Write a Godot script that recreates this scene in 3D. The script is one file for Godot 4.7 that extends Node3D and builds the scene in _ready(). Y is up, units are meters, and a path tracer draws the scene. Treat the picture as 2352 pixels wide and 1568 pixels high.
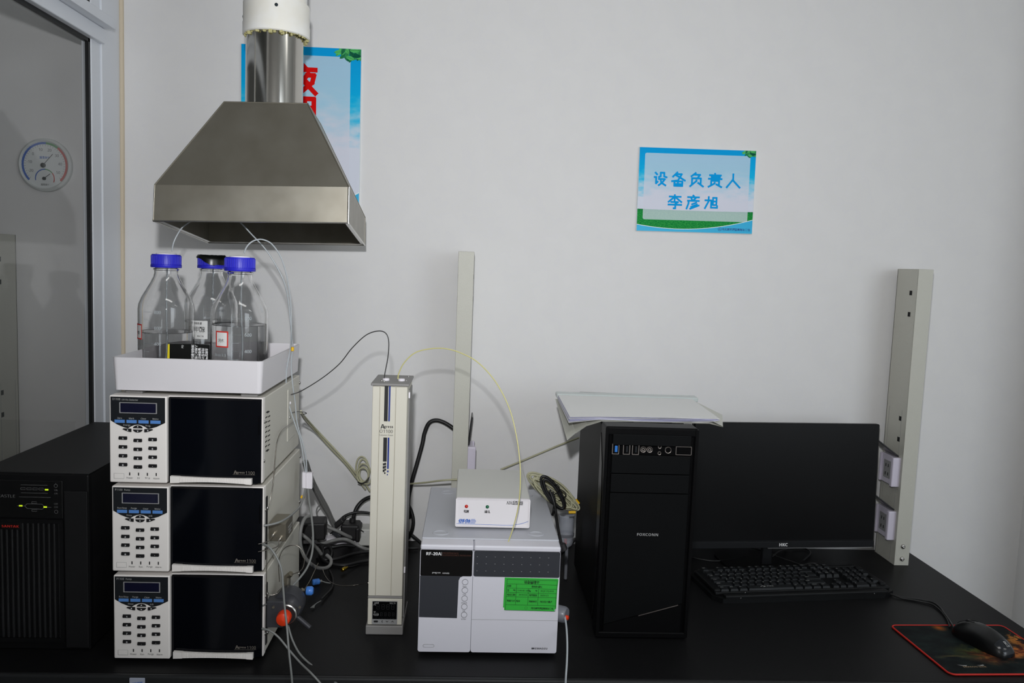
extends Node3D

const B := 0.76            # height of the worktop
var T := Transform3D()     # where the shape functions put what they add
var M := {}                # materials by name
var fonts := {}
var G := {}                # strokes of the Chinese characters, on a 16 x 16 grid


func V(x: float, y: float, z: float) -> Vector3:
	return Vector3(x, y, z)


func mk() -> SurfaceTool:
	var s := SurfaceTool.new()
	s.begin(Mesh.PRIMITIVE_TRIANGLES)
	return s


func vtx(s: SurfaceTool, p: Vector3, n: Vector3, uv := Vector2()) -> void:
	s.set_normal((T.basis * n).normalized())
	s.set_uv(uv)
	s.add_vertex(T * p)


# corners counter-clockwise seen from outside
func quad(s: SurfaceTool, a: Vector3, b: Vector3, c: Vector3, d: Vector3, uvs := [Vector2(0, 1), Vector2(1, 1), Vector2(1, 0), Vector2(0, 0)]) -> void:
	var n := (b - a).cross(c - a).normalized()
	if n == Vector3.ZERO:
		n = (c - a).cross(d - a).normalized()
	var p := [a, b, c, d]
	for i in [0, 2, 1, 0, 3, 2]:
		vtx(s, p[i], n, uvs[i])


func smooth_quad(s: SurfaceTool, p: Array, n: Array) -> void:
	for i in [0, 2, 1, 0, 3, 2]:
		vtx(s, p[i], n[i])


# a box with rounded edges: centre, size, radius, steps of the rounding
func rbox(s: SurfaceTool, c: Vector3, size: Vector3, r := 0.0, steps := 1) -> void:
	var h := size / 2.0
	r = minf(r, minf(h.x, minf(h.y, h.z)) * 0.98)
	var g := []
	if r <= 0.0:
		g = [[-1.0, 0.0], [1.0, 0.0]]
	else:
		for k in steps + 1:
			g.append([-1.0, -tan((1.0 - float(k) / steps) * PI / 4)])
		for k in steps + 1:
			g.append([1.0, tan(float(k) / steps * PI / 4)])
	for f in 6:
		var axis := f >> 1
		var sgn := 1.0 if f % 2 == 0 else -1.0
		var e := [Vector3.RIGHT, Vector3.UP, Vector3.BACK]
		var w: Vector3 = e[axis] * sgn
		var u: Vector3 = e[(axis + 1) % 3]
		var v: Vector3 = w.cross(u)
		var hu := absf(u.dot(h))
		var hv := absf(v.dot(h))
		var hw := absf(w.dot(h))
		for i in g.size() - 1:
			for j in g.size() - 1:
				var p := []
				var n := []
				for q in [[i, j], [i + 1, j], [i + 1, j + 1], [i, j + 1]]:
					var a: Array = g[q[0]]
					var b: Array = g[q[1]]
					var d: Vector3 = (u * a[1] + v * b[1] + w).normalized()
					n.append(d)
					p.append(c + u * (a[0] * (hu - r)) + v * (b[0] * (hv - r)) + w * (hw - r) + d * r)
				smooth_quad(s, p, n)


# an outline in x and y (either way round), pushed out from z0 to z1
func prism(s: SurfaceTool, outline: Array, z0: float, z1: float) -> void:
	var poly := PackedVector2Array(outline)
	if not Geometry2D.is_polygon_clockwise(poly):
		poly.reverse()
	var lo := poly[0]
	var hi := poly[0]
	for p in poly:
		lo = lo.min(p)
		hi = hi.max(p)
	var t := Geometry2D.triangulate_polygon(poly)
	for k in range(0, t.size(), 3):
		var tri := [poly[t[k]], poly[t[k + 1]], poly[t[k + 2]]]
		if (tri[1] - tri[0]).cross(tri[2] - tri[0]) > 0:
			tri.reverse()
		for side in 2:
			for i in 3:
				var p: Vector2 = tri[i if side == 0 else 2 - i]
				vtx(s, V(p.x, p.y, z1 if side == 0 else z0), V(0, 0, 1 if side == 0 else -1), Vector2((p.x - lo.x) / (hi.x - lo.x), 1 - (p.y - lo.y) / (hi.y - lo.y)))
	for i in poly.size():
		var a := poly[i]
		var b := poly[(i + 1) % poly.size()]
		quad(s, V(b.x, b.y, z1), V(b.x, b.y, z0), V(a.x, a.y, z0), V(a.x, a.y, z1))


func rrect(x0: float, y0: float, x1: float, y1: float, r: float, n := 5) -> Array:
	var o := []
	for c in [[x1 - r, y1 - r, 0.0], [x0 + r, y1 - r, 1.0], [x0 + r, y0 + r, 2.0], [x1 - r, y0 + r, 3.0]]:
		for k in n + 1:
			var a: float = (c[2] + float(k) / n) * PI / 2
			o.append(Vector2(c[0] + r * cos(a), c[1] + r * sin(a)))
	return o


func ring(s: SurfaceTool, outer: Array, inner: Array, z0: float, z1: float) -> void:
	var n := outer.size()
	for i in n:
		var j := (i + 1) % n
		var a: Vector2 = outer[i]
		var b: Vector2 = outer[j]
		var c: Vector2 = inner[j]
		var d: Vector2 = inner[i]
		quad(s, V(a.x, a.y, z1), V(b.x, b.y, z1), V(c.x, c.y, z1), V(d.x, d.y, z1))
		quad(s, V(a.x, a.y, z0), V(b.x, b.y, z0), V(b.x, b.y, z1), V(a.x, a.y, z1))
		quad(s, V(d.x, d.y, z1), V(c.x, c.y, z1), V(c.x, c.y, z0), V(d.x, d.y, z0))


# a profile of (radius, height) turned about y; smooth over the corners that bend less than 40 degrees
func lathe(s: SurfaceTool, prof: Array, seg := 32) -> void:
	var n := prof.size()
	var fn := []
	for i in n - 1:
		var d: Vector2 = prof[i + 1] - prof[i]
		fn.append(Vector2(d.y, -d.x).normalized())
	for i in n - 1:
		if prof[i].is_equal_approx(prof[i + 1]):
			continue
		var na: Vector2 = fn[i]
		var nb: Vector2 = fn[i]
		if i > 0 and fn[i - 1].dot(fn[i]) > 0.76:
			na = (fn[i - 1] + fn[i]).normalized()
		if i < n - 2 and fn[i + 1].dot(fn[i]) > 0.76:
			nb = (fn[i + 1] + fn[i]).normalized()
		var a: Vector2 = prof[i]
		var b: Vector2 = prof[i + 1]
		for k in seg:
			var p := []
			var q := []
			for e in [[k, a, na], [k, b, nb], [k + 1, b, nb], [k + 1, a, na]]:
				var t: float = TAU * e[0] / seg
				p.append(V(e[1].x * sin(t), e[1].y, e[1].x * cos(t)))
				q.append(V(e[2].x * sin(t), e[2].y, e[2].x * cos(t)))
			smooth_quad(s, [p[0], p[3], p[2], p[1]], [q[0], q[3], q[2], q[1]])


func rod(s: SurfaceTool, a: Vector3, b: Vector3, r: float, seg := 16, bevel := 0.0) -> void:
	var keep := T
	var y := (b - a).normalized()
	var x := y.cross(V(0.31, 0.2, 0.93)).normalized()
	var h := (b - a).length()
	T = T * Transform3D(Basis(x, y, x.cross(y)), a)
	if bevel > 0:
		lathe(s, [Vector2(0, 0), Vector2(r - bevel, 0), Vector2(r, bevel), Vector2(r, h - bevel), Vector2(r - bevel, h), Vector2(0, h)], seg)
	else:
		lathe(s, [Vector2(0, 0), Vector2(r, 0), Vector2(r, h), Vector2(0, h)], seg)
	T = keep


func curve(pts: Array, sub := 6) -> Array:
	var out := []
	var n := pts.size()
	for i in n - 1:
		var p0: Vector3 = pts[maxi(i - 1, 0)]
		var p1: Vector3 = pts[i]
		var p2: Vector3 = pts[i + 1]
		var p3: Vector3 = pts[mini(i + 2, n - 1)]
		for k in sub:
			out.append(p1.cubic_interpolate(p2, p0, p3, float(k) / sub))
	out.append(pts[n - 1])
	return out


# a round tube along a smooth curve through the points
func tube(s: SurfaceTool, pts: Array, r: float, seg := 8, sub := 6) -> void:
	var c := curve(pts, sub)
	var up := V(0.123, 0.41, 0.903)
	var rings := []
	for i in c.size():
		var d: Vector3 = (c[mini(i + 1, c.size() - 1)] - c[maxi(i - 1, 0)]).normalized()
		var x := up.cross(d)
		if x.length() < 0.05:
			x = V(0.7, -0.7, 0.1).cross(d)
		x = x.normalized()
		var y := d.cross(x)
		up = y.normalized()
		var rg := []
		for k in seg:
			var a := TAU * k / seg
			rg.append([c[i] + (x * cos(a) + y * sin(a)) * r, x * cos(a) + y * sin(a)])
		rings.append([rg, d, c[i]])
	for i in rings.size() - 1:
		for k in seg:
			var q: Array = [rings[i][0][k], rings[i][0][(k + 1) % seg], rings[i + 1][0][(k + 1) % seg], rings[i + 1][0][k]]
			smooth_quad(s, [q[0][0], q[1][0], q[2][0], q[3][0]], [q[0][1], q[1][1], q[2][1], q[3][1]])
	for e in 2:
		var g: Array = rings[0 if e == 0 else -1]
		for k in seg:
			var a: Vector3 = g[0][k][0]
			var b: Vector3 = g[0][(k + 1) % seg][0]
			var nn: Vector3 = -g[1] if e == 0 else g[1]
			for p in ([g[2], a, b] if e == 0 else [g[2], b, a]):
				vtx(s, p, nn)


func font(kind: String) -> Font:
	if not fonts.has(kind):
		var f := SystemFont.new()
		f.font_names = PackedStringArray([kind.trim_suffix(" Bold")])
		if kind.ends_with("Bold"):
			f.font_weight = 700
		fonts[kind] = f
	return fonts[kind]


# lettering of a given capital height in the x-y plane, facing +z; align -1 left, 0 centre, 1 right
func text(s: SurfaceTool, what: String, h: float, at: Vector3, align := 0, kind := "Droid Sans", wide := 1.0) -> void:
	var m := TextMesh.new()
	m.text = what
	m.font = font(kind)
	m.font_size = 40
	m.pixel_size = h / (0.714 * 40)
	m.depth = 0.0
	m.curve_step = 3.0
	m.horizontal_alignment = [HORIZONTAL_ALIGNMENT_LEFT, HORIZONTAL_ALIGNMENT_CENTER, HORIZONTAL_ALIGNMENT_RIGHT][align + 1]
	if m.get_surface_count() and m.get_aabb().size.x > 0:
		var box := m.get_aabb()
		var dx := -box.position.x - box.size.x * (align + 1) / 2.0
		var x := Transform3D(Basis.from_scale(V(wide, 1, 1)), at + V(dx * wide, -box.get_center().y, 0))
		var arr := m.surface_get_arrays(0)
		for k: int in arr[Mesh.ARRAY_INDEX]:
			vtx(s, x * arr[Mesh.ARRAY_VERTEX][k], arr[Mesh.ARRAY_NORMAL][k])


# pen strokes in the x-y plane, facing +z: flat ribbons
func stroke(s: SurfaceTool, p: Array, w: float, z: float) -> void:
	for i in p.size() - 1:
		var d: Vector2 = (p[i + 1] - p[i]).normalized() * w / 2
		var n := Vector2(-d.y, d.x)
		var a: Vector2 = p[i] - d * 0.7
		var b: Vector2 = p[i + 1] + d * 0.7
		var zz := z + 0.000006 * i
		quad(s, V(a.x - n.x, a.y - n.y, zz), V(b.x - n.x, b.y - n.y, zz), V(b.x + n.x, b.y + n.y, zz), V(a.x + n.x, a.y + n.y, zz))


# Chinese characters, drawn stroke by stroke: size of one, centre of the line, pitch, weight of the pen
func hanzi(s: SurfaceTool, what: String, h: float, at: Vector3, pitch := 1.1, weight := 0.09, align := 0, down := false, slant := 0.0) -> void:
	var n := what.length()
	for i in n:
		if not G.has(what[i]):
			continue
		var o := Vector2((i - (n - 1) / 2.0 * (align + 1)) * h * pitch, 0.0)
		if down:
			o = Vector2(0, -i * h * pitch)
		var layer := 0
		for st: String in G[what[i]].split(" ", false):
			var p := []
			for k in range(0, st.length() - 1, 2):
				var x := ("0x" + st[k]).hex_to_int() / 15.0 - 0.5
				var y := 0.5 - ("0x" + st[k + 1]).hex_to_int() / 15.0
				p.append(Vector2(at.x, at.y) + o + Vector2(x + y * slant, y) * h)
			layer += 1
			stroke(s, p, h * weight, at.z + 0.00003 * layer)


func mat(name_: String, col: Color, rough := 0.5, metal := 0.0, more := {}) -> StandardMaterial3D:
	var m := StandardMaterial3D.new()
	m.resource_name = name_
	m.albedo_color = col
	m.roughness = rough
	m.metallic = metal
	for k in more:
		m.set(k, more[k])
	M[name_] = m
	return m


func c8(r: int, g: int, b: int) -> Color:
	return Color8(r, g, b)


func noise(freq: float, as_normal := false, seed_ := 1, size := 512, octaves := 4, bump := 4.0) -> NoiseTexture2D:
	var f := FastNoiseLite.new()
	f.seed = seed_
	f.frequency = freq
	f.fractal_octaves = octaves
	var t := NoiseTexture2D.new()
	t.width = size
	t.height = size
	t.seamless = true
	t.noise = f
	t.as_normal_map = as_normal
	t.bump_strength = bump
	return t


func grain(lo: Color, hi: Color, freq: float, seed_ := 1) -> NoiseTexture2D:
	var t := noise(freq, false, seed_)
	var g := Gradient.new()
	g.set_color(0, lo)
	g.set_color(1, hi)
	t.color_ramp = g
	return t


# a thing made of parts: a Node3D at its base
func thing(called: String, label: String, category: String, at := Vector3.ZERO, turn := 0.0, group := "") -> Node3D:
	var o := Node3D.new()
	o.name = called
	add_named(o, called)
	o.position = at
	o.rotation.y = turn
	tag(o, label, category, group)
	return o


func tag(o: Node, label: String, category := "", group := "", kind := "") -> void:
	if label:
		o.set_meta("label", label)
	if category:
		o.set_meta("category", category)
	if group:
		o.set_meta("group", group)
	if kind:
		o.set_meta("kind", kind)


func add_named(o: Node3D, called: String, parent: Node = self) -> void:
	var n := called
	var k := 0
	while parent.has_node(NodePath(n)):
		k += 1
		n = "%s_%03d" % [called, k]
	o.name = n
	parent.add_child(o, true)


func part(called: String, s: Variant, m: String, parent: Node = self, at := Vector3.ZERO) -> MeshInstance3D:
	var o := MeshInstance3D.new()
	o.mesh = s if s is Mesh else s.commit()
	o.material_override = null
	for k in o.mesh.get_surface_count():
		o.set_surface_override_material(k, M[m])
	o.position = at
	add_named(o, called, parent)
	return o


func struct(called: String, s: Variant, m: String) -> MeshInstance3D:
	var o := part(called, s, m)
	tag(o, "", "", "", "structure")
	return o


func box(c: Vector3, size: Vector3, r := 0.0, steps := 1) -> SurfaceTool:
	var s := mk()
	rbox(s, c, size, r, steps)
	return s


func solo(called: String, s: Variant, m: String, label: String, category: String, group := "") -> MeshInstance3D:
	var o := part(called, s, m)
	tag(o, label, category, group)
	return o


func tubes(pts: Array, r: float, seg := 8) -> SurfaceTool:
	var s := mk()
	tube(s, pts, r, seg)
	return s


# a pan-head screw with a cross recess, looking along +z
func screw(r: float, at: Vector3, out := Vector3.BACK) -> SurfaceTool:
	var s := mk()
	var keep := T
	var x := out.cross(V(0.02, 1, 0.03)).normalized()
	T = T * Transform3D(Basis(x, out, x.cross(out)), at)
	lathe(s, [Vector2(r, 0), Vector2(r * 0.96, r * 0.25), Vector2(r * 0.75, r * 0.5), Vector2(r * 0.4, r * 0.62), Vector2(r * 0.3, r * 0.5), Vector2(0, r * 0.4)], 14)
	T = keep
	return s


# bends what was built flat about the y axis of a cylinder of radius R (x becomes the way round)
func bent(s: SurfaceTool, R: float, turn := 0.0) -> ArrayMesh:
	var a := s.commit().surface_get_arrays(0)
	var v: PackedVector3Array = a[Mesh.ARRAY_VERTEX]
	var n: PackedVector3Array = a[Mesh.ARRAY_NORMAL]
	for i in v.size():
		var t := v[i].x / R + turn
		v[i] = V((R + v[i].z) * sin(t), v[i].y, (R + v[i].z) * cos(t))
		n[i] = n[i].rotated(Vector3.UP, t)
	a[Mesh.ARRAY_VERTEX] = v
	a[Mesh.ARRAY_NORMAL] = n
	var m := ArrayMesh.new()
	m.add_surface_from_arrays(Mesh.PRIMITIVE_TRIANGLES, a)
	return m


func glyphs() -> void:
	var g := {
		"设": "2143 16363d5b 818566 81c1c5f6 68d8ac6f 889cef",
		"备": "6015 52b2790a 4385f9 3a3fcfca3a 7a7f 3dcd",
		"负": "6014 52b286 262c 26c6cc 78790f 9bff",
		"责": "12e2 7076 34d4 06f6 383d 38c8cd 7a7b0f 9cff",
		"人": "70760f 77ff",
		"李": "12e2 7077 7208 72f8 38b88a 8a8f6f 0bfb",
		"彦": "7081 12e2 5365 a385 16e6 26290f b86a ca5d eb4f",
		"旭": "05757dedeb 41460e 929a 92d2da 96d6 9ada",
		"液": "1133 0546 0f39 8091 52f2 7346 656f b479 a5e5d96f 98ba 99ff",
		"相": "0575 404f 460b 466a 919f 91e1ef 96e6 9aea 9eee",
		"色": "6015 52b286 262eeefc 26d6da2a 767a",
		"谱": "2143 16363d5b 61d1 8082 b0a2 52f2 95f5 8488 b4b8 68f8 6a6f 6adadf 6cdc 6fdf",
		"仪": "4007 343f 8193 e49c5f 649cff",
		"适": "1122 05352a0d 1b3dfe d062 64f4 a1a8 787c 78d8dc 7cdc",
		"配": "0171 131e 13737e 1e7e 1b7b 3135 5155 91e1e6 96e6 969eeefc",
		"器": "1151551511 91e1e59591 07f7 7609 87f9 1b6b6f1f1b 9bebef9f9b",
		"电": "22d2db2b22 26d6 707efefb",
		"源": "1133 0546 0f39 52f2 525a3f a2a4 74d4d97974 77d7 a9af 8b6e cbee",
		"通": "1122 05352a0d 1b3dfe 61d1a3 646c 64d4dc 68d8 6bdb a3ac",
		"讯": "2143 16363d5b 61c1cdfffb 969f 67c7",
		"依": "4007 343f 9091 52f2 a25a 787fad f4b7 a4ff",
		"利": "6012 0474 404f 450b 457a a2aa e0efce",
		"特": "2014 1363 404f 0a69 83e3 b0b6 66f6 79f9 d7dfbf 8bad",
		"管": "2004 1252 a084 92e2 7586 1719 17e7e9 393f 39c9cb3b 3ddddf3f",
		"理": "0161 0767 0d6b 313d 81e1e88881 85e5 b1be 8beb 7fff",
		"卡": "7076 73d3 06f6 767f 79cb",
		"名": "6016 52c2870d 4577 58585f 5fdfd858",
		"称": "6012 0474 404f 450b 457a a075 82f2e4 b3be9d 976c c7fc",
		"型": "0181 0585 3137 a1a5 e0e797 3bcb 787f 0fff",
		"号": "21d1d52521 07f7 5747db",
		"编": "3005 2557 a05c 8091 657f 868f 88f8ff a8af d8df 8bfb",
		"检": "0464 303f 350b 355a a057 a0f6 86c6 799c b8bc f99e 6fff",
		"定": "7081 1315 13f3e5 37d7 777f 7bdb 4a0f 3cff",
		"日": "313f 31d1df 38d8 3fdf",
		"期": "0272 202b 606b 2565 2868 0b8b 3c0f 5c7e a1ad8f a1f1ff a6f6 aafa",
		"有": "03f3 602a0b 565f 56d6dfbf 59d9 5cdc",
		"效": "3041 0272 1405 2579 660d a075 93f3 d38f 96ff",
		"至": "02f2 6237e7 b4e7 3aca 787f 0fff",
		"溯": "1133 0546 0f39 4052 8064 3383 656b 575b 858f c1cd c1f1ff c6f6 cafa",
		"方": "7081 03f3 63650f 58d8cf9f",
		"式": "04f4 b0b8fffc c0e2 1878 484e 0e8c",
		"单": "4062 b092 24d4da2a24 27d7 0cfc 747f",
		"位": "4007 343f a0b1 63f3 758b d5ba 5fff",
		"河": "1133 0546 0f39 52f2 e2ef9f 65b5bb6b65",
		"北": "606f 0565 0e6b a0aefefb e3a7",
		"省": "7074 4024 b0e3 c217 48d8df 4bdb 4fdf",
		"计": "2143 16363d5b a0af 66f6",
		"量": "31d1d53531 33d3 06f6 38d8dc3c38 3ada 757f 0fff",
		"院": "101f 4a1b a0b1 7274 72f2f4 85e5 68f8 888c6f",
		"环": "0161 0767 0d6b 313d 71f1 b16a a5af b7fa",
		"境": "0454 202d 0e5b b0b1 71f1 9293 d2c3 63f3 74e4ea7a74 77e7 8b6f",
		"监": "2027 6067 9074 82f2 b4d6 292f 29d9df 696f 999f 0fff",
		"测": "1133 0546 0f39 515b 5191 9b91 737b5f 7c9f b2bb f0ffdf",
		"限": "101f 4a1b 78e8 74e4 717f9d 88ff",
		"公": "6016 90f7 1ded",
		"司": "12e2efbf 25b5 48a8ae4e48",
		"温": "1133 0546 0f39 61d1d76761 64d4 69d9df 696f 8a8f badf 4fff",
		"湿": "1133 0546 0f39 61d1d66661 63d3 888e b8be 697b d9cb 5fff",
		"度": "7081 13f3 231a0f 57e7 8589 b5b9 89b9 5bdb db5f 6bef",
		"洗": "1133 0546 0f39 6253 63e3 a0a7 57f7 886f b8bffffc",
		"水": "707f5d 1565 650d e494 84fe",
		"甲": "22d2da2a22 26d6 717f",
		"醇": "0171 131e 13636e1e 1b6b 3135 5155 b0b1 72f2 84e4e78784 88e8 e8b9 bafe 8bfb b9bf9d",
		"口": "23d3dd2d23",
	}
	for k: String in g:
		var keep := []
		for st: String in g[k].split(" ", false):
			if st.length() >= 4 and st.length() % 2 == 0 and st.is_valid_hex_number():
				keep.append(st)
		G[k] = " ".join(keep)


func materials() -> void:
	var fine := noise(0.06, true, 3, 512, 3, 1.2)
	var tri := {"uv1_triplanar": true, "uv1_world_triplanar": true, "uv1_scale": V(2.4, 2.4, 2.4)}
	mat("wall paint", c8(228, 227, 226), 0.62, 0.0, {"normal_enabled": true, "normal_texture": noise(0.05, true, 5, 1024, 4, 1.5), "normal_scale": 0.05}.merged(tri))
	M["wall paint"].albedo_texture = grain(Color(0.988, 0.988, 0.99), Color(1, 1, 1), 0.008, 7)
	mat("ceiling paint", c8(235, 235, 233), 0.8)
	mat("floor tile", c8(150, 146, 140), 0.35)
	mat("caulk", c8(214, 200, 176), 0.6)
	mat("white aluminium", c8(222, 226, 232), 0.38)
	mat("gasket", c8(9, 10, 11), 0.5)
	mat("pane", Color(0.36, 0.39, 0.38, 0.2), 0.03, 0.0, {"transparency": BaseMaterial3D.TRANSPARENCY_ALPHA})
	mat("worktop", c8(23, 23, 24), 0.42, 0.0, {"metallic_specular": 0.22, "normal_enabled": true, "normal_texture": fine, "normal_scale": 0.25, "uv1_triplanar": true, "uv1_scale": V(9, 9, 9)})
	mat("worktop edge", c8(38, 39, 40), 0.45, 0.0, {"metallic_specular": 0.35})
	mat("cabinet", c8(206, 208, 206), 0.5)
	mat("powder coat", c8(196, 195, 184), 0.42, 0.0, {"normal_enabled": true, "normal_texture": noise(0.12, true, 9, 512, 3, 3.0), "normal_scale": 0.35, "uv1_triplanar": true, "uv1_scale": V(7, 7, 7)})
	mat("hole", c8(14, 14, 14), 0.9)
	mat("socket plastic", c8(214, 208, 222), 0.35)
	mat("smoked lid", c8(46, 46, 48), 0.25)
	var brush := noise(0.5, false, 12, 512, 2)
	mat("stainless", c8(152, 148, 137), 0.4, 0.72, {"roughness_texture": grain(Color(0.85, 0.85, 0.85), Color(1, 1, 1), 0.012, 14), "albedo_texture": grain(Color(0.87, 0.86, 0.84), Color(1, 1, 1), 0.007, 15), "uv1_triplanar": true, "uv1_scale": V(2.6, 2.6, 2.6)})
	mat("stainless edge", c8(205, 203, 198), 0.22, 1.0)
	mat("polished steel", c8(198, 195, 188), 0.13, 1.0)
	mat("weld", c8(176, 150, 116), 0.35, 1.0)
	mat("pvc", c8(246, 246, 244), 0.4, 0.0, {"albedo_texture": grain(Color(0.96, 0.945, 0.9), Color(1, 1, 1), 0.006, 21), "uv1_triplanar": true, "uv1_scale": V(5, 5, 5)})
	mat("foam", c8(186, 180, 128), 0.9)
	mat("screw", c8(190, 188, 184), 0.25, 1.0)
	mat("dark screw", c8(60, 70, 78), 0.35, 0.8)
	mat("cream paint", c8(208, 205, 194), 0.45, 0.0, {"normal_enabled": true, "normal_texture": noise(0.14, true, 10, 512, 3, 2.0), "normal_scale": 0.15, "uv1_triplanar": true, "uv1_scale": V(8, 8, 8)})
	mat("panel white", c8(246, 241, 236), 0.42)
	mat("overlay", c8(24, 27, 31), 0.35)
	mat("black glass", c8(5, 7, 13), 0.1, 0.0, {"metallic_specular": 0.35})
	mat("lcd", c8(20, 21, 44), 0.15)
	mat("bezel grey", c8(150, 150, 150), 0.4)
	mat("blue key", c8(86, 138, 208), 0.45)
	mat("dark key", c8(26, 25, 27), 0.4)
	mat("print grey", c8(176, 176, 174), 0.6)
	mat("print white", c8(232, 232, 232), 0.6)
	mat("print black", c8(24, 24, 26), 0.6)
	mat("print red", c8(196, 40, 26), 0.6)
	mat("print blue", c8(28, 96, 186), 0.6)
	mat("print navy", c8(26, 52, 134), 0.6)
	mat("sign blue", c8(0, 160, 232), 0.6, 0.0, {"metallic_specular": 0.2})
	mat("sign red", c8(220, 8, 8), 0.6, 0.0, {"metallic_specular": 0.2})
	mat("dim logo", c8(118, 112, 104), 0.45)
	mat("tray white", c8(222, 219, 222), 0.4)
	mat("glass", Color(1, 1, 1, 0.0), 0.0, 0.0, {"refraction_enabled": true, "refraction_scale": 0.047})
	mat("water", Color(1, 1, 1, 0.0), 0.0, 0.0, {"refraction_enabled": true, "refraction_scale": 0.016})
	mat("cap blue", c8(42, 42, 196), 0.38)
	mat("frosted print", c8(180, 188, 192), 0.7)
	mat("label paper", c8(226, 226, 224), 0.7)
	mat("label red", c8(206, 52, 42), 0.6)
	mat("black film", c8(14, 15, 14), 0.3)
	mat("foil yellow", c8(226, 206, 36), 0.4)
	mat("clear tubing", c8(186, 192, 196), 0.25, 0.0, {"backlight": Color(0.35, 0.36, 0.37), "backlight_enabled": true})
	mat("dull tubing", c8(128, 130, 128), 0.35)
	mat("yellow tubing", c8(206, 200, 132), 0.3)
	mat("steel tubing", c8(150, 145, 138), 0.25, 1.0)
	mat("dark tubing", c8(52, 52, 52), 0.4)
	mat("tag yellow", c8(236, 186, 24), 0.45)
	mat("clip white", c8(236, 232, 238), 0.4)
	mat("black rubber", c8(20, 20, 21), 0.45)
	mat("grey cable", c8(134, 134, 132), 0.45)
	mat("cream cable", c8(178, 176, 146), 0.45)
	mat("plug black", c8(30, 29, 30), 0.5)
	mat("orange knob", c8(232, 62, 22), 0.35)
	mat("dark metal", c8(62, 63, 68), 0.45, 0.3)
	mat("blue fitting", c8(70, 130, 214), 0.3)
	mat("brass", c8(190, 160, 60), 0.3, 1.0)
	mat("damper metal", c8(140, 134, 120), 0.35, 0.8)
	mat("oven cream", c8(214, 210, 196), 0.45)
	mat("plate grey", c8(138, 136, 134), 0.5)
	mat("instrument white", c8(216, 215, 223), 0.42)
	mat("instrument top", c8(184, 186, 193), 0.45)
	mat("slate", c8(48, 50, 56), 0.45)
	mat("rf black", c8(10, 9, 10), 0.2)
	mat("adapter paint", c8(206, 206, 200), 0.5)
	mat("adapter face", c8(228, 224, 226), 0.45)
	mat("led red", c8(190, 36, 20), 0.2)
	mat("led green", c8(24, 98, 66), 0.2)
	mat("dim red", c8(74, 34, 16), 0.6)
	mat("card green", c8(48, 178, 58), 0.55)
	mat("print green", c8(12, 66, 20), 0.6)
	mat("pc steel", c8(15, 15, 16), 0.5, 0.0, {"metallic_specular": 0.22})
	mat("pc plastic", c8(10, 10, 11), 0.4, 0.0, {"metallic_specular": 0.22})
	mat("pc gloss", c8(6, 6, 7), 0.25, 0.0, {"metallic_specular": 0.25})
	mat("pc brushed", c8(12, 13, 14), 0.45, 0.0, {"metallic_specular": 0.22})
	mat("port metal", c8(196, 186, 180), 0.3, 1.0)
	mat("usb blue", c8(36, 110, 190), 0.4)
	mat("screen off", c8(5, 5, 6), 0.3, 0.0, {"metallic_specular": 0.32})
	mat("monitor plastic", c8(22, 23, 25), 0.42, 0.0, {"metallic_specular": 0.3})
	mat("keycap", c8(25, 27, 29), 0.45, 0.0, {"metallic_specular": 0.4})
	mat("keyboard body", c8(18, 19, 20), 0.42, 0.0, {"metallic_specular": 0.3})
	mat("mouse body", c8(16, 17, 18), 0.3)
	mat("mouse gloss", c8(30, 34, 40), 0.14)
	mat("pad edge", c8(210, 34, 18), 0.6)
	mat("paper", c8(232, 232, 230), 0.7)
	mat("paper lilac", c8(206, 206, 232), 0.7)
	mat("folder film", c8(206, 206, 196), 0.4, 0.0, {"backlight": Color(0.4, 0.4, 0.38), "backlight_enabled": true})
	mat("spine clear", c8(196, 204, 202), 0.25)
	mat("board dark", c8(78, 80, 82), 0.45)
	mat("ups black", c8(27, 27, 28), 0.5, 0.0, {"metallic_specular": 0.3})
	mat("ups face", c8(17, 17, 18), 0.45, 0.0, {"metallic_specular": 0.3})
	mat("ups slat", c8(26, 26, 27), 0.45)
	mat("ups panel", c8(12, 12, 13), 0.3)
	mat("ups print", c8(104, 104, 104), 0.6)
	mat("led lamp", c8(190, 220, 40), 0.4, 0.0, {"emission_enabled": true, "emission": c8(200, 230, 30), "emission_energy_multiplier": 0.7})
	mat("dial white", c8(226, 230, 230), 0.45)
	mat("dial rim", c8(214, 218, 216), 0.35)
	mat("dial blue", c8(52, 98, 186), 0.5)
	mat("dial green", c8(84, 150, 92), 0.5)
	mat("dial red", c8(196, 66, 58), 0.5)
	mat("translucent", c8(118, 120, 126), 0.3)
	mat("vial", Color(0.8, 0.82, 0.86, 0.3), 0.05, 0.0, {"transparency": BaseMaterial3D.TRANSPARENCY_ALPHA})
	mat("board edge", c8(214, 226, 232), 0.5)
	mat("sticker", c8(176, 182, 198), 0.35)
	var lamp := {"emission_enabled": true, "emission": c8(255, 252, 246), "emission_energy_multiplier": 0.8}
	mat("lamp face", c8(240, 240, 240), 0.5, 0.0, lamp)


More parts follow.
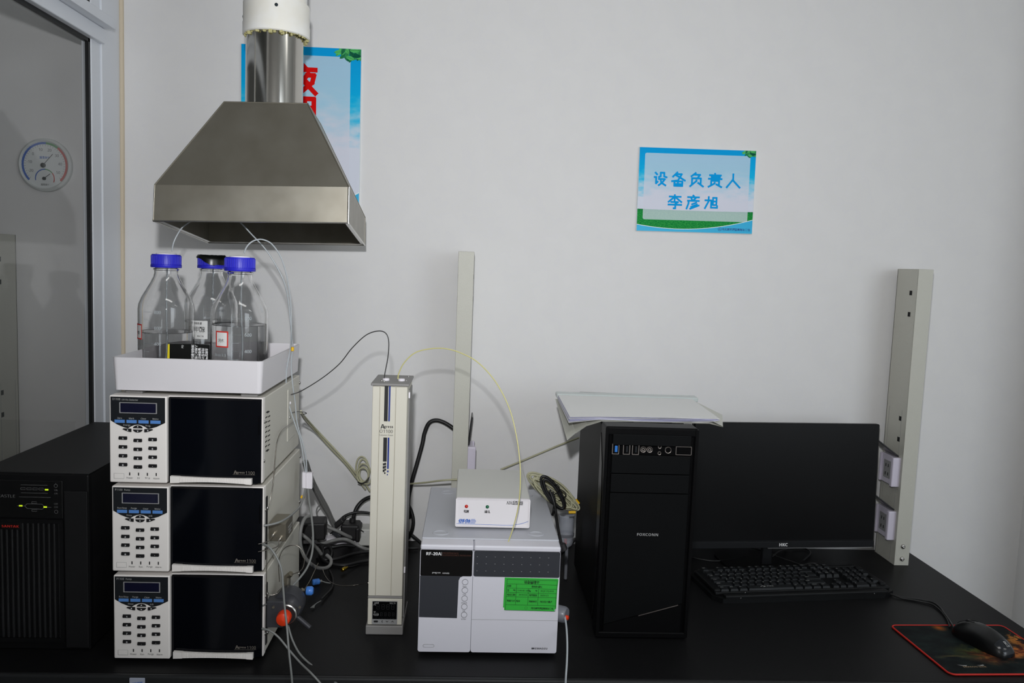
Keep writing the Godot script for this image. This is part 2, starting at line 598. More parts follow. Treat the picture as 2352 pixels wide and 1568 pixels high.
func _ready() -> void:
	# camera: a photographer standing about 2.1 m from the wall, looking slightly down and tilted
	var cam := Camera3D.new()
	cam.name = "camera"
	cam.transform = Transform3D(Basis(V(0.9981, 0.0378, 0.0494), V(-0.0330, 0.9949, -0.0957), V(-0.0527, 0.0939, 0.9942)), V(0, 1.49, 2.085)).orthonormalized()
	cam.fov = 45.71
	cam.near = 0.02
	cam.current = true
	add_child(cam)
	var env := Environment.new()
	env.background_mode = Environment.BG_SKY
	var sky := ProceduralSkyMaterial.new()
	sky.sky_top_color = Color(0.62, 0.72, 0.86)
	sky.sky_horizon_color = Color(0.82, 0.86, 0.9)
	sky.ground_bottom_color = Color(0.45, 0.45, 0.44)
	sky.ground_horizon_color = Color(0.7, 0.72, 0.74)
	env.sky = Sky.new()
	env.sky.sky_material = sky
	env.background_energy_multiplier = 0.9
	env.tonemap_mode = Environment.TONE_MAPPER_LINEAR
	env.tonemap_exposure = 1.0
	env.sdfgi_enabled = true
	env.ssao_enabled = true
	env.ssil_enabled = true
	var we := WorldEnvironment.new()
	we.name = "world_environment"
	we.environment = env
	add_child(we)
	# the camera's own flash, above the lens
	var flash := SpotLight3D.new()
	flash.name = "flash"
	flash.position = V(-0.03, 1.665, 2.07)
	flash.rotation = Vector3(deg_to_rad(3.5), deg_to_rad(-3.0), 0)
	flash.light_color = Color(0.985, 0.99, 1.0)
	flash.light_energy = 1.8
	flash.light_size = 0.02
	flash.spot_angle = 50.0
	flash.spot_angle_attenuation = 1.0
	flash.spot_range = 12.0
	flash.spot_attenuation = 2.0
	flash.shadow_enabled = true
	add_child(flash)
	# daylight through the window on the right, and the ceiling lamps
	var day := AreaLight3D.new()
	day.name = "window_daylight"
	day.area_size = Vector2(1.9, 1.5)
	day.position = V(2.75, 1.75, 3.55)
	day.light_color = Color(0.95, 0.98, 1.0)
	day.light_energy = 2.6
	day.area_range = 12.0
	day.shadow_enabled = true
	add_child(day)
	for p in [[0.4, 1.9, 0.55], [2.6, 2.2, 0.3]]:
		var l := AreaLight3D.new()
		l.name = "ceiling_lamp_light"
		l.area_size = Vector2(1.15, 0.25)
		l.position = V(p[0], 2.84, p[1])
		l.rotation = Vector3(-PI / 2, 0, 0)
		l.light_color = Color(1.0, 0.995, 0.985)
		l.light_energy = p[2]
		l.area_range = 12.0
		l.shadow_enabled = true
		add_child(l, true)
	materials()
	glyphs()
	room()
	partition()
	bench_top()
	posts()
	signs()
	hood()
	pumps()
	tray_and_bottles()
	ups()
	oven()
	fluorescence()
	tower()
	monitor()
	keyboard()
	mouse()
	cables()


func slab(called: String, lo: Vector3, hi: Vector3, m: String, kind := true) -> MeshInstance3D:
	var s := box((lo + hi) / 2, hi - lo)
	return struct(called, s, m) if kind else part(called, s, m)


func room() -> void:
	slab("floor", V(-3.4, -0.1, -0.1), V(4.1, 0, 3.8), "floor tile")
	slab("ceiling", V(-3.4, 2.95, -0.1), V(4.1, 3.05, 3.8), "ceiling paint")
	slab("wall_back", V(-3.4, 0, -0.1), V(4.1, 2.95, 0), "wall paint")
	slab("wall_left", V(-3.4, 0, 0), V(-3.3, 2.95, 3.7), "wall paint")
	slab("wall_right", V(4.0, 0, 0), V(4.1, 2.95, 3.7), "wall paint")
	# the wall behind the photographer, with its window opening
	var s := mk()
	rbox(s, V(-0.85, 1.475, 3.75), V(5.1, 2.95, 0.1))
	rbox(s, V(3.85, 1.475, 3.75), V(0.5, 2.95, 0.1))
	rbox(s, V(2.65, 0.45, 3.75), V(1.9, 0.9, 0.1))
	rbox(s, V(2.65, 2.75, 3.75), V(1.9, 0.4, 0.1))
	struct("wall_front", s, "wall paint")
	# a shallow pier in the back wall, right of the bench
	slab("wall_pier", V(1.522, 0, 0), V(2.0, 2.95, 0.26), "wall paint")
	s = mk()
	for x in [1.72, 2.65, 3.58]:
		rbox(s, V(x, 1.72, 3.74), V(0.05, 1.64, 0.06))
	for y in [0.925, 2.525]:
		rbox(s, V(2.65, y, 3.74), V(1.9, 0.05, 0.06))
	struct("window_2", s, "white aluminium")
	for p in [[0.4, 1.9], [2.6, 2.2]]:
		var o := thing("ceiling_light", "recessed ceiling light panel %s" % ("above the photographer" if p[0] < 1 else "nearer the window"), "light", V(p[0], 2.95, p[1]))
		s = mk()
		ring(s, rrect(-0.62, -0.17, 0.62, 0.17, 0.01), rrect(-0.58, -0.13, 0.58, 0.13, 0.01), 0, 0.05)
		var f := part("frame", s, "white aluminium", o)
		f.rotation.x = PI / 2
		f.position.y = 0.0
		part("diffuser", box(V(0, -0.015, 0), V(1.16, 0.01, 0.26)), "lamp face", o)
	# stain of old sealant in the corner of the wall and the partition
	s = mk()
	tube(s, [V(-0.872, 0.77, 0.001), V(-0.8735, 1.3, 0.002), V(-0.872, 1.9, 0.001), V(-0.873, 2.94, 0.001)], 0.006, 6)
	struct("trim_1", s, "caulk")


func partition() -> void:
	# the glazed partition at the left end of the bench: frame, transom, beads, gaskets and panes
	var s := mk()
	rbox(s, V(-0.8895, 1.86, 0.05), V(0.029, 2.18, 0.1), 0.0015)
	rbox(s, V(-0.8895, 0.79, 1.85), V(0.029, 0.06, 3.5), 0.0015)
	rbox(s, V(-0.8895, 1.86, 1.9), V(0.029, 2.18, 0.08), 0.0015)
	var w := struct("window_1", s, "white aluminium")
	s = mk()
	rbox(s, V(-0.874, 2.0105, 1.83), V(0.06, 0.023, 3.46), 0.0015)
	part("transom", s, "white aluminium", w)
	for q in [[1.39, 1.2], [2.47, 0.9]]:
		part("stile_bead", box(V(-0.8905, q[0], 0.122), V(0.023, q[1], 0.045), 0.0025, 2), "white aluminium", w)
	part("transom_bead", box(V(-0.8845, 1.9815, 0.99), V(0.035, 0.034, 1.78), 0.0025, 2), "white aluminium", w)
	part("gasket", box(V(-0.8855, 1.39, 0.1485), V(0.008, 1.16, 0.009)), "gasket", w)
	part("gasket", box(V(-0.8855, 1.961, 0.99), V(0.008, 0.009, 1.69)), "gasket", w)
	part("gasket", box(V(-0.8855, 2.47, 0.1485), V(0.008, 0.88, 0.009)), "gasket", w)
	s = mk()
	quad(s, V(-0.8875, 0.82, 1.86), V(-0.8875, 0.82, 0.145), V(-0.8875, 1.965, 0.145), V(-0.8875, 1.965, 1.86))
	part("pane", s, "pane", w)
	s = mk()
	quad(s, V(-0.8875, 2.022, 1.86), V(-0.8875, 2.022, 0.145), V(-0.8875, 2.94, 0.145), V(-0.8875, 2.94, 1.86))
	part("pane", s, "pane", w)
	# the rest of the partition, a solid wall under and beyond the glass
	slab("wall_partition", V(-0.93, 0, 1.94), V(-0.88, 2.95, 3.7), "wall paint")


func bench_top() -> void:
	var o := thing("lab_bench", "long black-topped laboratory bench along the wall under all the instruments", "bench", V(0, 0, 0))
	var s := mk()
	rbox(s, V(-1.0375, B - 0.0125, 0.3575), V(4.485, 0.025, 0.705), 0.003)
	part("worktop", s, "worktop", o)
	s = mk()
	rbox(s, V(-1.0375, B - 0.017, 0.714), V(4.485, 0.036, 0.012), 0.005, 2)
	part("edge_strip", s, "worktop edge", o)
	s = mk()
	rbox(s, V(-1.0375, B - 0.06, 0.66), V(4.42, 0.07, 0.03))
	part("apron", s, "pc steel", o)
	for k in 5:
		var x := -2.84 + k * 0.87
		var c := part("cabinet", box(V(x, 0.37, 0.35), V(0.83, 0.62, 0.6), 0.003), "cabinet", o)
		for e in [-1, 1]:
			part("cabinet_door", box(V(x + e * 0.207, 0.37, 0.66), V(0.405, 0.6, 0.018), 0.002), "cabinet", o)
		part("plinth", box(V(x, 0.03, 0.33), V(0.83, 0.06, 0.55)), "pc steel", o)
	s = mk()
	prism(s, rrect(-0.013, -0.012, 0.013, 0.012, 0.0015), 0, 0.0008)
	var st := part("maker_badge", s, "sticker", o, V(-0.552, B - 0.014, 0.7203))
	s = mk()
	for k in 7:
		stroke(s, [Vector2(-0.009 + k * 0.0026, -0.006 + absf(k - 2.5) * 0.0008), Vector2(-0.0075 + k * 0.0026, 0.003 + k * 0.0004)], 0.0012, 0.001)
	part("badge_mark", s, "print blue", st)


func posts() -> void:
	var where := ["standing behind the oblong detector in the middle of the bench", "at the right-hand end of the bench beside the screen", "seen through the glass partition"]
	var xs := [-0.0135, 1.127, -1.1405]
	for i in 3:
		var o := thing("shelf_upright", "pale grey steel shelf upright " + where[i], "post", V(xs[i], B, 0.0), 0.0, "shelf uprights along the back of the bench")
		var wide: float = 0.038
		var s := mk()
		# a folded channel: front face, two sides, returns at the back
		rbox(s, V(0, 0.379, 0.119), V(wide, 0.758, 0.003), 0.001)
		for e in [-1, 1]:
			rbox(s, V(e * (wide / 2 - 0.0012), 0.379, 0.07), V(0.0024, 0.758, 0.1), 0.001)
			rbox(s, V(e * (wide / 2 - 0.008), 0.379, 0.0215), V(0.016, 0.758, 0.0024))
		rbox(s, V(0, 0.757, 0.07), V(wide, 0.0024, 0.1), 0.001)
		part("channel", s, "powder coat", o)
		s = mk()
		rbox(s, V(0, 0.002, 0.07), V(wide - 0.005, 0.004, 0.094))
		part("foot_plate", s, "screw", o)
		for e in [-1, 1]:
			for y in [0.698, 0.644, 0.377, 0.323]:
				part("slot", box(V(e * (wide / 2 + 0.0002), y, 0.092), V(0.0006, 0.0115, 0.0115)), "hole", o)
			s = mk()
			for z in [0.035, 0.098]:
				rbox(s, V(e * (wide / 2 + 0.0002), 0.2, z), V(0.0005, 0.4, 0.0007))
			part("fold_line", s, "bezel grey", o)
		for y in [0.05, 0.0175]:
			part("screw", screw(0.0062, V(0.0005, y, 0.1205)), "screw", o)
		# wiring outlets with a hinged lid, on the side towards the middle
		if i < 2:
			var e := -1.0 if i == 1 else 1.0
			for y: float in [0.24, 0.1] if i == 1 else [0.24]:
				var k := part("outlet_box", box(V(e * (wide / 2 + 0.006), y, 0.072), V(0.012, 0.076, 0.066), 0.003), "socket plastic", o)
				part("outlet_rim", box(V(e * (wide / 2 + 0.009), y, 0.105), V(0.022, 0.076, 0.012), 0.003, 2), "socket plastic", k)
				part("outlet_rim", box(V(e * (wide / 2 + 0.009), y, 0.04), V(0.016, 0.076, 0.008), 0.003), "socket plastic", k)
				s = mk()
				rbox(s, V(e * (wide / 2 + 0.0125), y, 0.072), V(0.002, 0.046, 0.036), 0.001)
				part("socket_face", s, "bezel grey", k)
				s = mk()
				for z in [0.066, 0.078]:
					for dy in [-0.012, 0.01]:
						rbox(s, V(e * (wide / 2 + 0.0137), y + dy, z), V(0.0012, 0.008, 0.002))
				part("pin_hole", s, "hole", k)
				s = mk()
				T = Transform3D(Basis(Vector3.BACK, -0.09), V(e * (wide / 2 + 0.002), y + 0.04, 0.072))
				if i == 1:
					T = Transform3D(Basis(Vector3.BACK, 0.95), V(-wide / 2 - 0.002, y + 0.04, 0.072))
				rbox(s, V(0, 0.036, 0), V(0.004, 0.072, 0.064), 0.0015)
				T = Transform3D()
				part("outlet_lid", s, "smoked lid", k)


func paint_board(w: int, h: int, tall: bool) -> ImageTexture:
	var im := Image.create(w, h, false, Image.FORMAT_RGB8)
	var f := FastNoiseLite.new()
	f.seed = 4
	f.frequency = 0.012
	var g := FastNoiseLite.new()
	g.seed = 8
	g.frequency = 0.06
	var mx: float = 0.047 * (w if not tall else w * 1.9)
	for y in h:
		for x in w:
			var v := float(y) / h
			var u := float(x) / w
			var top := Color(0.0, 0.63, 0.9)
			var col := top.lerp(Color(0.0, 0.72, 0.93), clampf(v * 3, 0, 1)).lerp(Color(0.86, 0.88, 0.93), smoothstep(0.22, 0.62, v + 0.14 * f.get_noise_2d(x * 0.6, y * 1.6)))
			var ground := 0.735 if not tall else 0.9
			if v > ground + 0.006 * sin(u * 3):
				var n := g.get_noise_2d(x, y * 2.2)
				col = Color(0.03, 0.5, 0.22).lerp(Color(0.24, 0.66, 0.3), clampf(0.45 + n, 0, 1)).lerp(Color(0, 0.36, 0.2), clampf((ground + 0.04 - v) * 9, 0, 1))
			var x0: float = mx
			var x1: float = w - mx
			var y0: float = mx * (0.95 if not tall else 0.75)
			var y1: float = h * (0.86 if not tall else 0.955)
			var q := Vector2(maxf(absf(x - (x0 + x1) / 2) - (x1 - x0) / 2 + 12, 0), maxf(absf(y - (y0 + y1) / 2) - (y1 - y0) / 2 + 12, 0))
			if q.length() < 12:
				col = col.lerp(Color(0.86, 0.87, 0.92), 0.78)
			# the swoosh along the foot
			var sw := 0.925 + 0.24 * u - 0.33 * u * u
			if tall:
				sw += 0.02
			if v > sw - 0.007:
				col = Color(0.95, 0.97, 0.97)
			if v > sw:
				col = Color(0.32, 0.76, 0.93).lerp(Color(0.26, 0.72, 0.9), u)
			im.set_pixel(x, y, col)
	# leaves hanging in the top right corner
	var rng := RandomNumberGenerator.new()
	rng.seed = 11
	var unit := w * (0.022 if not tall else 0.04)
	for k in 46:
		var cx := w - absf(rng.randfn(0, 1)) * unit * 2.2
		var cy := absf(rng.randfn(0, 1)) * unit * 1.1
		var a := rng.randf() * TAU
		var col := Color(0.02, 0.34, 0.26).lerp(Color(0.36, 0.78, 0.42), rng.randf())
		for dy in range(-int(unit), int(unit) + 1):
			for dx in range(-int(unit), int(unit) + 1):
				var p := Vector2(dx, dy).rotated(a) / unit
				var px := int(cx + dx)
				var py := int(cy + dy)
				if absf(p.y) < 0.42 * (1 - p.x * p.x) and px >= 0 and px < w and py >= 0 and py < h:
					im.set_pixel(px, py, col.darkened(0.25) if absf(p.y) < 0.05 else col)
	return ImageTexture.create_from_image(im)


func board(called: String, w: float, h: float, tall: bool, label: String, at: Vector3, roll: float) -> Node3D:
	var o := thing(called, label, "sign", at)
	o.rotation.z = roll
	part("backing", box(V(0, 0, 0.003), V(w, h, 0.006), 0.001), "board edge", o)
	mat(called + " print", Color.WHITE, 0.55, 0.0, {"metallic_specular": 0.2, "albedo_texture": paint_board(800 if not tall else 480, 561 if not tall else 672, tall)})
	var s := mk()
	quad(s, V(-w / 2 + 0.001, -h / 2 + 0.001, 0.0062), V(w / 2 - 0.001, -h / 2 + 0.001, 0.0062), V(w / 2 - 0.001, h / 2 - 0.001, 0.0062), V(-w / 2 + 0.001, h / 2 - 0.001, 0.0062))
	part("printed_face", s, called + " print", o)
	return o


func signs() -> void:
	var o := board("name_sign", 0.303, 0.2125, false, "small blue and white landscape sign with two lines of blue Chinese characters", V(0.5688, 1.6972, 0.0), 0.0115)
	var s := mk()
	hanzi(s, "设备负责人", 0.034, V(0.0, 0.028, 0.0066), 1.4, 0.14)
	hanzi(s, "李彦旭", 0.034, V(-0.0065, -0.029, 0.0066), 1.4, 0.135)
	part("lettering", s, "sign blue", o)
	s = mk()
	hanzi(s, "河北源环境监测有限公司", 0.006, V(0.108, -0.0955, 0.0066), 1.12, 0.1)
	var k := 12
	var a := []
	for i in k + 1:
		a.append(Vector2(0.0655 + 0.0042 * cos(TAU * i / k), -0.0955 + 0.0042 * sin(TAU * i / k)))
	stroke(s, a, 0.0007, 0.0066)
	hanzi(s, "人", 0.005, V(0.0655, -0.0955, 0.0066), 1.0, 0.16)
	part("small_print", s, "print navy", o)
	o = board("wall_poster", 0.294, 0.412, true, "tall blue-bordered poster with red Chinese characters, half hidden behind the steel hood", V(-0.4355, 1.8005, 0.0), 0.004)
	s = mk()
	for q in 5:
		s = mk()
		hanzi(s, "液相色谱仪"[q], 0.066, V(0.003, 0.126 - q * 0.0746, 0.0066), 1.0, 0.175)
		part("character", s, "sign red", o)
	# thermometer and hygrometer dial on the wall beyond the glass
	o = thing("thermometer", "round white dial thermometer on the wall behind the glass partition", "thermometer", V(-1.054, 1.691, 0.0))
	s = mk()
	T = Transform3D(Basis(Vector3.RIGHT, PI / 2), Vector3.ZERO)
	lathe(s, [Vector2(0, 0), Vector2(0.063, 0), Vector2(0.065, 0.004), Vector2(0.064, 0.012), Vector2(0.059, 0.016), Vector2(0.056, 0.013), Vector2(0.056, 0.011)], 48)
	T = Transform3D()
	part("rim", s, "dial rim", o)
	s = mk()
	T = Transform3D(Basis(Vector3.RIGHT, PI / 2), Vector3.ZERO)
	lathe(s, [Vector2(0.0565, 0.011), Vector2(0, 0.011)], 48)
	T = Transform3D()
	part("dial", s, "dial white", o)
	for arc in [["dial blue", 223.0, 88.0], ["dial green", 88.0, 55.0], ["dial red", 55.0, -43.0]]:
		s = mk()
		var pts := []
		for i in 17:
			var t := deg_to_rad(lerpf(arc[1], arc[2], i / 16.0))
			pts.append(Vector2(cos(t), sin(t)) * 0.0525)
		stroke(s, pts, 0.0052, 0.0113)
		pts = []
		for i in 11:
			var t := deg_to_rad(lerpf(190, 90, i / 10.0) if arc[0] == "dial blue" else lerpf(90, 40, i / 10.0) if arc[0] == "dial green" else lerpf(40, -20, i / 10.0))
			pts.append(Vector2(0.0, -0.033) + Vector2(cos(t), sin(t)) * 0.0225)
		stroke(s, pts, 0.0024, 0.0113)
		part("scale_band", s, arc[0], o)
	s = mk()
	var names := ["-20", "-10", "0", "10", "20", "30", "40", "50"]
	for i in 8:
		var t := deg_to_rad(205 - i * 33.5)
		text(s, names[i], 0.0065, V(cos(t) * 0.037, sin(t) * 0.037 + 0.001, 0.0113))
	for i in 36:
		var t := deg_to_rad(222 - i * 7.5)
		stroke(s, [Vector2(cos(t), sin(t)) * 0.0455, Vector2(cos(t), sin(t)) * (0.0485 if i % 5 else 0.0495)], 0.0006, 0.0113)
	hanzi(s, "温湿度计", 0.0045, V(0, -0.0475, 0.0113), 1.1, 0.1)
	part("numerals", s, "print black", o)
	s = mk()
	hanzi(s, "温湿度计", 0.0055, V(0, 0.018, 0.0113), 1.1, 0.12)
	part("heading", s, "print blue", o)
	s = mk()
	for c in [[Vector2(-0.003, -0.001), 49.0, 0.036, 0.0058], [Vector2(-0.001, -0.033), 38.0, 0.019, 0.004]]:
		var d := Vector2.from_angle(deg_to_rad(c[1]))
		stroke(s, [c[0], c[0] + d * c[2]], 0.0014, 0.014)
		T = Transform3D(Basis(Vector3.RIGHT, PI / 2), V(c[0].x, c[0].y, 0))
		lathe(s, [Vector2(c[3], 0.0112), Vector2(c[3], 0.0145), Vector2(c[3] * 0.8, 0.0152), Vector2(0, 0.0152)], 20)
		T = Transform3D()
	part("needle", s, "print black", o)


func hood() -> void:
	var o := thing("extraction_hood", "brushed stainless steel extraction hood with a flared skirt above the bottles", "hood", Vector3.ZERO)
	var lip := [V(-0.5779, 1.545, 0.575), V(-0.2282, 1.5552, 0.575), V(-0.2508, 1.5231, 0.165), V(-0.6107, 1.515, 0.165)]
	var fold := [V(-0.5761, 1.6097, 0.572), V(-0.2286, 1.6205, 0.572), V(-0.2521, 1.5875, 0.162), V(-0.6095, 1.579, 0.162)]
	var top := [V(-0.4885, 1.7829, 0.455), V(-0.3286, 1.7872, 0.455), V(-0.333, 1.7745, 0.297), V(-0.4955, 1.771, 0.297)]
	var mid := V(-0.413, 1.6, 0.375)
	for nm in [["skirt", lip, fold], ["canopy", fold, top]]:
		var s := mk()
		var lo: Array = nm[1]
		var hi: Array = nm[2]
		for i in 4:
			var j := (i + 1) % 4
			quad(s, lo[i], lo[j], hi[j], hi[i])
		var inl := []
		var inh := []
		for i in 4:
			inl.append(lo[i] + (mid - lo[i]) * V(0.012, 0, 0.012))
			inh.append(hi[i] + (mid - hi[i]) * V(0.012, 0, 0.012) - V(0, 0.0015, 0))
		for i in 4:
			var j := (i + 1) % 4
			quad(s, inl[j], inl[i], inh[i], inh[j])
			if nm[0] == "skirt":
				quad(s, lo[j], lo[i], inl[i], inl[j])
		if nm[0] == "canopy":
			quad(s, hi[0], hi[1], hi[2], hi[3])
		part(nm[0], s, "stainless", o)
	var s := mk()
	for i in 4:
		var a: Vector3 = lip[i]
		var b: Vector3 = lip[(i + 1) % 4]
		tube(s, [a, b], 0.0016, 6, 1)
		var e: Vector3 = (mid - a) * V(0.05, 0, 0.05)
		var f: Vector3 = (mid - b) * V(0.05, 0, 0.05)
		quad(s, b, a, a + e + V(0, 0.002, 0), b + f + V(0, 0.002, 0))
	part("lip", s, "stainless edge", o)
	s = mk()
	tube(s, [lip[1], fold[1]], 0.0022, 6, 1)
	part("corner_weld", s, "stainless edge", o)
	s = mk()
	for i in 4:
		if i != 1:
			tube(s, [lip[i], fold[i]], 0.0012, 6, 1)
		tube(s, [fold[i], top[i]], 0.0014, 6, 1)
		tube(s, [top[i], top[(i + 1) % 4]], 0.0014, 6, 1)
	part("folded_edge", s, "stainless", o)
	s = mk()
	lathe(s, [Vector2(0.0565, 1.775), Vector2(0.0565, 1.97), Vector2(0.055, 1.97), Vector2(0.055, 1.775)], 56)
	part("neck_pipe", s, "polished steel", o, V(-0.412, 0, 0.375))
	s = mk()
	rbox(s, V(0, 1.86, 0), V(0.0016, 0.17, 0.0016))
	part("pipe_seam", s, "stainless edge", o, V(-0.412 - 0.0265, 0, 0.375 + 0.0502))
	# the plastic duct it hangs from
	o = thing("exhaust_duct", "white plastic exhaust duct with a stained collar, rising above the hood", "duct", V(-0.409, 1.93, 0.375))
	s = mk()
	lathe(s, [Vector2(0.0585, 0.004), Vector2(0.063, -0.002), Vector2(0.0655, 0.0), Vector2(0.0655, 0.022), Vector2(0.0648, 0.0235), Vector2(0.065, 0.06), Vector2(0.0635, 0.063), Vector2(0.059, 0.0632)], 56)
	part("collar", s, "pvc", o)
	s = mk()
	lathe(s, [Vector2(0.0595, 0.045), Vector2(0.0595, 1.02), Vector2(0.057, 1.02), Vector2(0.057, 0.045)], 56)
	part("pipe", s, "pvc", o)
	s = mk()
	var rng := RandomNumberGenerator.new()
	rng.seed = 5
	for k in 60:
		var a := TAU * k / 60.0 + rng.randf() * 0.08
		var r := rng.randf_range(0.057, 0.0615)
		rbox(s, V(sin(a) * r, rng.randf_range(-0.006, 0.002), cos(a) * r), V(rng.randf_range(0.003, 0.008), rng.randf_range(0.004, 0.009), rng.randf_range(0.003, 0.007)), 0.0015)
	var fo := part("foam_sealant", s, "foam", o)
	tag(fo, "", "", "", "stuff")
	for a in [0.22, -1.53]:
		part("screw", screw(0.0034, V(sin(a), 0, cos(a)) * 0.065 + V(0, 0.045 if a > 0 else 0.036, 0), V(sin(a), 0, cos(a))), "dark screw", o)


# the liquid chromatograph: three stacked modules; x from -0.129 to 0.129, front at z 0, base at y 0
func module(called: String, label: String, category: String, at: Vector3, model: String, sub: String, soft: Array, pads: Array, leds: Array, pump: bool) -> Node3D:
	var o := thing(called, label, category, at, 0.0, "stacked white instrument modules")
	var s := mk()
	rbox(s, V(0.0, 0.0765, -0.164), V(0.2575, 0.151, 0.292), 0.002)
	part("housing", s, "cream paint", o)
	for x in [-0.105, 0.105]:
		for z in [-0.03, -0.28]:
			s = mk()
			rod(s, V(x, -0.008, z), V(x, 0.0005, z), 0.011, 16)
			part("foot", s, "black rubber", o)
	# front frame behind panel and door
	s = mk()
	rbox(s, V(0.0, 0.0765, -0.012), V(0.2585, 0.153, 0.016), 0.002)
	part("front_frame", s, "panel white", o)
	s = mk()
	rbox(s, V(-0.0805, 0.0765, 0.001), V(0.097, 0.153, 0.016), 0.0022, 2)
	var panel := part("control_panel", s, "panel white", o)
	var L := -0.129
	var z := 0.0092
	# mm from the panel's top left corner
	var pt := func(x: float, y: float) -> Vector2: return Vector2(L + x / 1000.0, 0.153 - y / 1000.0)
	s = mk()
	var shape := []
	for q in [[2.5, 2.2], [94.5, 2.2], [94.5, 46.0], [80, 53.5], [72, 56], [65.5, 57.2], [60, 53.5], [54.5, 51.2], [48.5, 50.2], [42.5, 51.2], [37, 53.5], [31.5, 57.2], [25, 55.5], [14, 51], [2.5, 44]]:
		shape.append(pt.call(q[0], q[1]))
	prism(s, shape, z - 0.001, z + 0.0002)
	part("dark_overlay", s, "overlay", panel)
	s = mk()
	var a: Vector2 = pt.call(17.5, 30.5)
	var b: Vector2 = pt.call(81, 11.5)
	ring(s, rrect(a.x, a.y, b.x, b.y, 0.0006, 2), rrect(a.x + 0.0017, a.y + 0.0013, b.x - 0.0017, b.y - 0.0013, 0.0005, 2), z - 0.0002, z + 0.0008)
	part("display_frame", s, "bezel grey", panel)
	s = mk()
	rbox(s, V((a.x + b.x) / 2, (a.y + b.y) / 2, z), V(b.x - a.x - 0.003, b.y - a.y - 0.002, 0.0009))
	part("display", s, "lcd", panel)
	for k in 4:
		var p: Vector2 = pt.call(17.7 + k * 20.2, 45.0)
		part("soft_key", box(V(p.x, p.y, z + 0.0004), V(0.0172, 0.0056, 0.0012), 0.0004), "blue key", panel)
	# the ring of arrow keys
	for k in 4:
		s = mk()
		var arc := []
		if k < 2:
			var sg := 1.0 if k == 0 else -1.0
			for i in 13:
				var t := PI * i / 12.0
				arc.append(pt.call(48.5 + cos(t) * 8.0, (56.3 if k == 0 else 58.8) - sg * sin(t) * 5.0))
		else:
			var sg := -1.0 if k == 2 else 1.0
			for q in [[11, 57.5], [24, 57.2], [26, 58.6], [20, 61.2], [14.5, 63], [11, 63.2]]:
				arc.append(pt.call(48.5 + sg * q[0], q[1]))
		prism(s, arc, z - 0.001, z + 0.0012)
		var ak := part("arrow_key", s, "dark key", panel)
		s = mk()
		var c: Array = [[48.5, 53.7, 0.0], [48.5, 61.4, PI], [31.5, 59.9, PI / 2], [65.5, 59.9, -PI / 2]][k]
		var tri := []
		for i in 3:
			tri.append(pt.call(c[0], c[1]) + Vector2(0, 0.0016).rotated(c[2] + TAU * i / 3))
		prism(s, tri, z + 0.0012, z + 0.0014)
		part("arrow", s, "print white", ak)
	for r in 4:
		for c in 3:
			var p: Vector2 = pt.call(23.2 + c * 25.2, 74.5 + r * 15.6 + (3.6 if c == 1 else 0.6 * c))
			s = mk()
			prism(s, rrect(-0.0072, -0.0026, 0.0072, 0.0022, 0.0012, 2), z - 0.001, z + 0.0016)
			T = Transform3D(Basis(Vector3.RIGHT, 0.0), V(0, 0.0026, 0))
			rbox(s, V(0, 0, z + 0.0004), V(0.0142, 0.0012, 0.0014), 0.0004)
			T = Transform3D()
			var key := part("number_key", s, "dark key", panel, V(p.x, p.y, 0))
			s = mk()
			text(s, "123456789\u0030.-"[r * 3 + c], 0.0021, V(0, -0.0004, z + 0.0018), 0, "Droid Sans Bold", 1.25)
			part("digit", s, "print white", key)
	for k in 4:
		var p: Vector2 = pt.call(34.0 + k * 15.1, 137.5)
		part("indicator", box(V(p.x, p.y, z), V(0.0017, 0.0052, 0.0008)), "dark key", panel)
	a = pt.call(7.0, 146.5)
	b = pt.call(24.5, 137)
	s = mk()
	ring(s, rrect(a.x, a.y, b.x, b.y, 0.0006, 2), rrect(a.x + 0.0003, a.y + 0.0003, b.x - 0.0003, b.y - 0.0003, 0.0005, 2), z - 0.001, z + 0.0001)
	part("button_gap", s, "bezel grey", panel)
	s = mk()
	rbox(s, V((a.x + b.x) / 2, (a.y + b.y) / 2, z - 0.0004), V(b.x - a.x - 0.001, b.y - a.y - 0.001, 0.0014), 0.0005)
	part("power_button", s, "panel white", panel)
	s = mk()
	var p0: Vector2 = pt.call(6.0, 6.4)
	text(s, model, 0.0034, V(p0.x, p0.y, z + 0.0004), -1)
	text(s, sub, 0.0021, V(p0.x + 0.0157, p0.y - 0.0006, z + 0.0004), -1)
	for k in 4:
		var p: Vector2 = pt.call(17.7 + k * 20.2, 39.4)
		text(s, soft[k], 0.0023, V(p.x, p.y, z + 0.0004))
	for k in 2:
		var p: Vector2 = pt.call(30.0 + k * 36, 51.8 + k * 0.4)
		text(s, pads[k], 0.0021, V(p.x, p.y, z + 0.0004))
	part("lettering", s, "print grey", panel)
	s = mk()
	for k in 4:
		var p: Vector2 = pt.call(34.0 + k * 15.1, 144.5)
		text(s, leds[k], 0.0019, V(p.x, p.y, z + 0.0001))
	part("small_lettering", s, "print black", panel)
	# the dark door, bowed a little, with its ribbed pull along the foot
	s = mk()
	var n := 10
	var x0 := -0.0315
	var x1 := 0.1276
	for i in n:
		var u0 := float(i) / n
		var u1 := float(i + 1) / n
		var xa := lerpf(x0, x1, u0)
		var xb := lerpf(x0, x1, u1)
		var za := -0.002 + 0.006 * sin(PI * (0.12 + 0.8 * u0))
		var zb := -0.002 + 0.006 * sin(PI * (0.12 + 0.8 * u1))
		var na := V(-0.0960 * cos(PI * (0.12 + 0.8 * u0)), 0, 1).normalized()
		var nb := V(-0.0960 * cos(PI * (0.12 + 0.8 * u1)), 0, 1).normalized()
		smooth_quad(s, [V(xa, 0.001, za), V(xb, 0.001, zb), V(xb, 0.149, zb), V(xa, 0.149, za)], [na, nb, nb, na])
